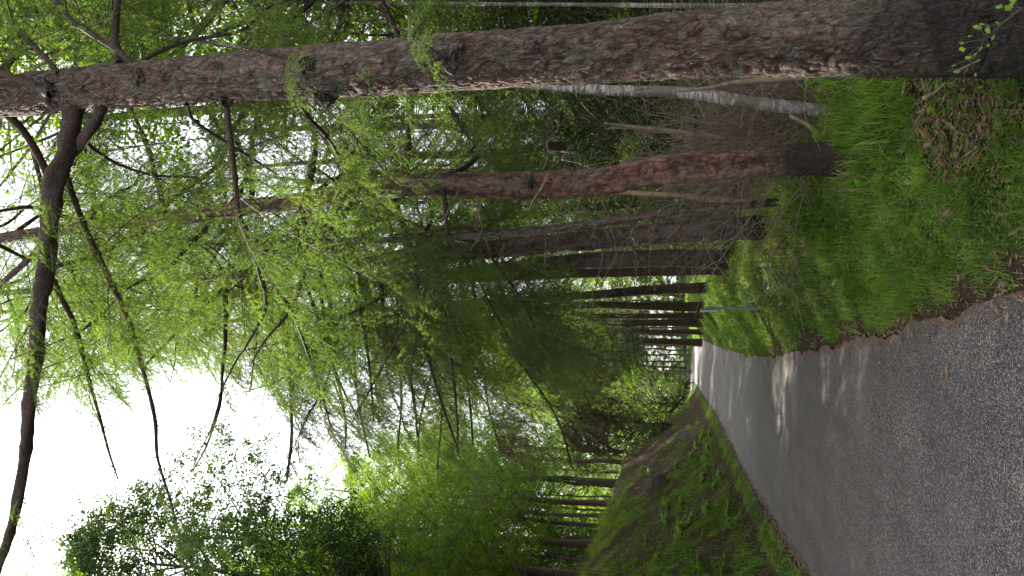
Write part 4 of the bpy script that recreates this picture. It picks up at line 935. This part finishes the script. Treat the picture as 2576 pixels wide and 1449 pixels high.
def grass_zone(nb, y0, y1, d0, d1, side, hh, ww, thin_edge=.2, power=1., bias=0., dryk=1.):
    nt2 = nb // 22; ty = y0 + (y1 - y0) * GA.uniform(0, 1, nt2) ** power; td = GA.uniform(d0, d1, nt2); ti = GA.integers(0, nt2, nb)
    tv = GA.normal(size=nt2) * .14; th_ = GA.uniform(.55, 1.5, nt2); oa = GA.uniform(0, 6.28, nb); lean = GA.uniform(0, 6.28, nt2)
    rr_ = np.abs(GA.normal(size=nb)) * .035 * (1 + ty[ti] / 12); y = ty[ti] + np.sin(oa) * rr_; d = td[ti] + np.cos(oa) * rr_ * side
    tv, th_, aa = tv[ti], th_[ti], np.where(GA.random(nb) < .6, oa, lean[ti])
    x = (cx(y) + hwr(y) + d) if side > 0 else (cx(y) - hwl(y) - d)
    pn = fbm(x * .9, y * .9, 0., 41, 3); pn2 = fbm(x * 3.2, y * 3.2, 0., 45, 2)
    keep = GA.random(nb) < np.clip(.7 + 1.3 * pn + .9 * pn2, .06, 1) * sstep(0, thin_edge, d - d0 + .02)
    if side > 0:                                                  # bare soil under the big larch
        keep &= (np.hypot((x - SOIL[0]) / .42, (y - SOIL[1]) / .5) > 1 + .5 * pn2)
    x, y, d, pn, pn2, tv, th_, aa = x[keep], y[keep], d[keep], pn[keep], pn2[keep], tv[keep], th_[keep], aa[keep]; n_ = len(x)
    h = hh * GA.uniform(.5, 1.2, n_) * (1 + .5 * pn) * th_; w = ww * GA.uniform(.6, 1.3, n_)
    var = np.clip(.45 + .3 * pn2 + tv + GA.normal(size=n_) * .12 + bias, .1, .78); dry = GA.random(n_) < dryk * np.clip(.08 - .5 * pn + bias - .35 * pn2, .02, .6)
    var = np.where(dry, GA.uniform(.8, 1.1, n_), var)
    acc.add(*(lambda q: (q[0], q[1], None, 0, q[2]))(blades(x, y, h, w, GA, var, 1.0, aa)))
grass_zone(85000, 2.2, 7.5, .02, 3.2, 1, .085, .0042)
grass_zone(60000, 7.5, 16, .0, 2.8, 1, .10, .007)
grass_zone(22000, 3.2, 14, 1.15, 3.0, 1, .17, .0048, thin_edge=.4, bias=.12)
grass_zone(9000, 14, 40, 1.2, 3.2, 1, .24, .012, thin_edge=.4, bias=.12)
grass_zone(30000, 16, 34, .0, 3.0, 1, .12, .014)
grass_zone(12000, 34, 66, .0, 4.0, 1, .14, .03)
for bb_ in (b2, b3, b4, b5, b6, b7, b8):                            # longer tufts round the trunk feet
    n_ = 900; a_ = GA.uniform(0, 6.28, n_); r_ = .12 + np.abs(GA.normal(size=n_)) * .22
    q = blades(bb_[0] + np.cos(a_) * r_, bb_[1] + np.sin(a_) * r_, GA.uniform(.08, .26, n_), GA.uniform(.004, .008, n_) * (bb_[1] / 7), GA, np.where(GA.random(n_) < .35, GA.uniform(.8, 1.1, n_), GA.uniform(.3, .7, n_)), .8)
    acc.add(q[0], q[1], None, 0, q[2])
go = tag(obj('grass', acc.mesh('grass', [GRASS])), 'short tufted green grass covering the bank on the right', 'grass', kind='stuff')
acc = Acc()
grass_zone(42000, 9, 42, .03, .42, -1, .04, .015, bias=.32, thin_edge=.03, dryk=.1)
grass_zone(24000, 10, 30, .7, 4.0, -1, .14, .011, power=.9, bias=-.2)
grass_zone(7000, 10, 30, 3., 5.5, -1, .15, .011, bias=.2)
grass_zone(12000, 28, 58, .6, 5.5, -1, .16, .022, bias=-.1)
grass_zone(14000, 17, 34, 3.2, 5.4, -1, .32, .010, bias=.2)
grass_zone(12000, 10, 32, .45, 2.2, -1, .2, .010, bias=.0)
go = tag(obj('grass', acc.mesh('grass', [GRASS])), 'rough grass and moss growing on the steep left bank', 'grass', kind='stuff')
# small herbs and ivy: little folded leaves close to the ground
acc = Acc()
def herbs(nh, y0, y1, d0, d1, side, size, thr, hmax):
    y = GA.uniform(y0, y1, nh); d = GA.uniform(d0, d1, nh); x = (cx(y) + hwr(y) + d) if side > 0 else (cx(y) - hwl(y) - d)
    k = fbm(x * 1.1, y * 1.1, 0., 61, 3) > thr; x, y = x[k], y[k]; n_ = len(x)
    p = np.stack([x, y, zt(x, y) + GA.uniform(.01, hmax, n_)], 1); a = GA.uniform(0, 6.28, n_)
    d = np.stack([np.cos(a), np.sin(a), GA.uniform(-.3, .4, n_)], 1); w = np.stack([-np.sin(a), np.cos(a), GA.uniform(-.3, .3, n_)], 1); L = size * GA.uniform(.5, 1.3, n_)[:, None]
    V = np.stack([p, p + d * L * .45 + w * L * .42 + [0, 0, .004], p + d * L, p + d * L * .45 - w * L * .42 + [0, 0, .004]], 1).reshape(-1, 3); b = np.arange(n_)[:, None] * 4
    acc.add(V, np.concatenate([b + [0, 1, 2], b + [0, 2, 3]]), None, 0, np.repeat(GA.uniform(.1, .85, n_), 4))
herbs(26000, 2.4, 9, .3, 3.0, 1, .032, -.05, .10)
herbs(9000, 9, 20, .3, 2.8, 1, .05, .0, .1)
herbs(22000, 10, 34, .4, 3.4, -1, .06, -.1, .2)
tag(obj('herbs', acc.mesh('herbs', [BROAD])), 'clover and ivy leaves growing low between the grass', 'plants', kind='stuff')
# brown litter: needles, flakes, crumbs along both road edges and on bare soil
acc = Acc(); LIT = plain_mat('dry_litter', (.07, .035, .022), (.22, .14, .085), 40)
def litter(nl, fx, y0, y1, size, sd):
    y = y0 + (y1 - y0) * GA.uniform(0, 1, nl) ** 1.4; x = fx(y) + GA.normal(size=nl) * sd
    z = np.where((x > cx(y) - hwl(y)) & (x < cx(y) + hwr(y)), rz(y) + .022, zt(x, y) + .008); p = np.stack([x, y, z], 1)
    a = GA.uniform(0, 6.28, nl); d = np.stack([np.cos(a), np.sin(a), GA.uniform(-.1, .5, nl)], 1); w = np.stack([-np.sin(a), np.cos(a), GA.uniform(-.5, .5, nl)], 1)
    L = (size * GA.uniform(.3, 1.5, nl) ** 2)[:, None]; V = np.stack([p, p + d * L * .5 + w * L * .15, p + d * L, p + d * L * .4 - w * L * .15], 1).reshape(-1, 3); b = np.arange(nl)[:, None] * 4
    acc.add(V, np.concatenate([b + [0, 1, 2], b + [0, 2, 3]]), None, 0)
litter(4500, lambda y: cx(y) + hwr(y) + .02, 2.2, 22, .028, .09)
litter(7000, lambda y: cx(y) - hwl(y) - .0, 9, 40, .05, .08)
litter(7000, lambda y: SOIL[0] + 0 * y, SOIL[1] - .6, SOIL[1] + .6, .03, .3)
litter(900, lambda y: SOIL[0] + 0 * y, SOIL[1] - .5, SOIL[1] + .6, .055, .3)
litter(3000, lambda y: cx(y) + hwr(y) + 1.3, 5, 14, .06, .5)
litter(420, lambda y: cx(y) + 0 * y, 2.2, 18, .022, .9)
tag(obj('litter', acc.mesh('litter', [LIT])), 'brown larch needles and bark crumbs along the road edge', 'litter', kind='stuff')
# ferns
def fern_mesh(seed):
    rng = np.random.default_rng(seed); a = Acc()
    for i in range(9):
        az = i * .7 + rng.uniform(-.2, .2); L = rng.uniform(.35, .6); t = np.linspace(0, 1, 15)
        C = np.stack([np.cos(az) * t * L * .8, np.sin(az) * t * L * .8, L * (.9 * t - .65 * t ** 2.2)], 1)
        V, Qd = thin(C, .004, .001); a.add(V, None, Qd, 0, .3)
        s = np.array([-math.sin(az), math.cos(az), 0])
        for j in range(2, 15):
            l = .13 * math.sin(min(1, (1 - t[j]) * 1.15 + .05) * 1.5) + .01; f = C[j] - C[j - 1]; f /= np.linalg.norm(f)
            for sg in (-1, 1):
                d = s * sg + f * .35 + np.array([0, 0, -.12]); w = f * .022
                V = np.array([C[j] - w, C[j] + w, C[j] + d * l * .6 + w * .7, C[j] + d * l, C[j] + d * l * .6 - w * .5])
                a.add(V, [(0, 1, 2), (0, 2, 4), (4, 2, 3)], None, 1, .45 + .5 * rng.random())
    return a.mesh('fern', [TWIG, FERN])
FM = [fern_mesh(700 + i) for i in range(3)]
for i in range(60):
    Y = random.uniform(12, 34); dl = random.uniform(.5, 1.0 + 2.4 * random.random()); x = lx(Y, dl)
    o = obj('fern', FM[i % 3], None, (x, Y, float(zt(x, Y)) - .02)); o.rotation_euler = (0, random.uniform(0, .4), random.uniform(0, 6.3)); s = random.uniform(.5, 1.05); o.scale = (s, s, s)
    tag(o, 'bright green fern growing on the left bank above the road', 'fern', 'ferns on the left bank')
EARTH = plain_mat('root_earth', (.018, .012, .009), (.075, .05, .034), 14, .95, .03)
# upturned root plate on the left bank
def mound(label, u, v, r):
    Y = gY(u, v, 8, 50); p = P(u, v, Y); rng = np.random.default_rng(5); a = Acc()
    V, Q_, T_ = tube(np.stack([p + [0, 0, -r * .6], p + [0, 0, 0], p + [.1, 0, r * .5], p + [.1, 0, r * .75]]), [r * 1.1, r, r * .6, r * .15], 22, lambda th, s, R: R * .35 * fbm(th * 1.6, s * 3, 0., 9))
    a.add(V - p, T_, Q_, 0)
    for i in range(60):
        d = rng.normal(size=3); d[2] = abs(d[2]) * .4; d /= np.linalg.norm(d); q = limb_path(d * r * .8, math.atan2(d[0], d[1]) + rng.uniform(-.8, .8), rng.uniform(-.9, .5), r * rng.uniform(.4, 1.), rng, .2, 5)
        V, Qd = thin(q, .02, .005); a.add(V, None, Qd, 1)
    tag(obj('root_plate', a.mesh('root_plate', [EARTH, BRUSH], True), None, tuple(p)), label, 'root plate')
mound('earthy upturned root plate on the steep left bank', 1650, 1235, .62)
print('tris unique', sum(len(m_.polygons) for m_ in bpy.data.meshes), 'objects', len(bpy.data.objects))
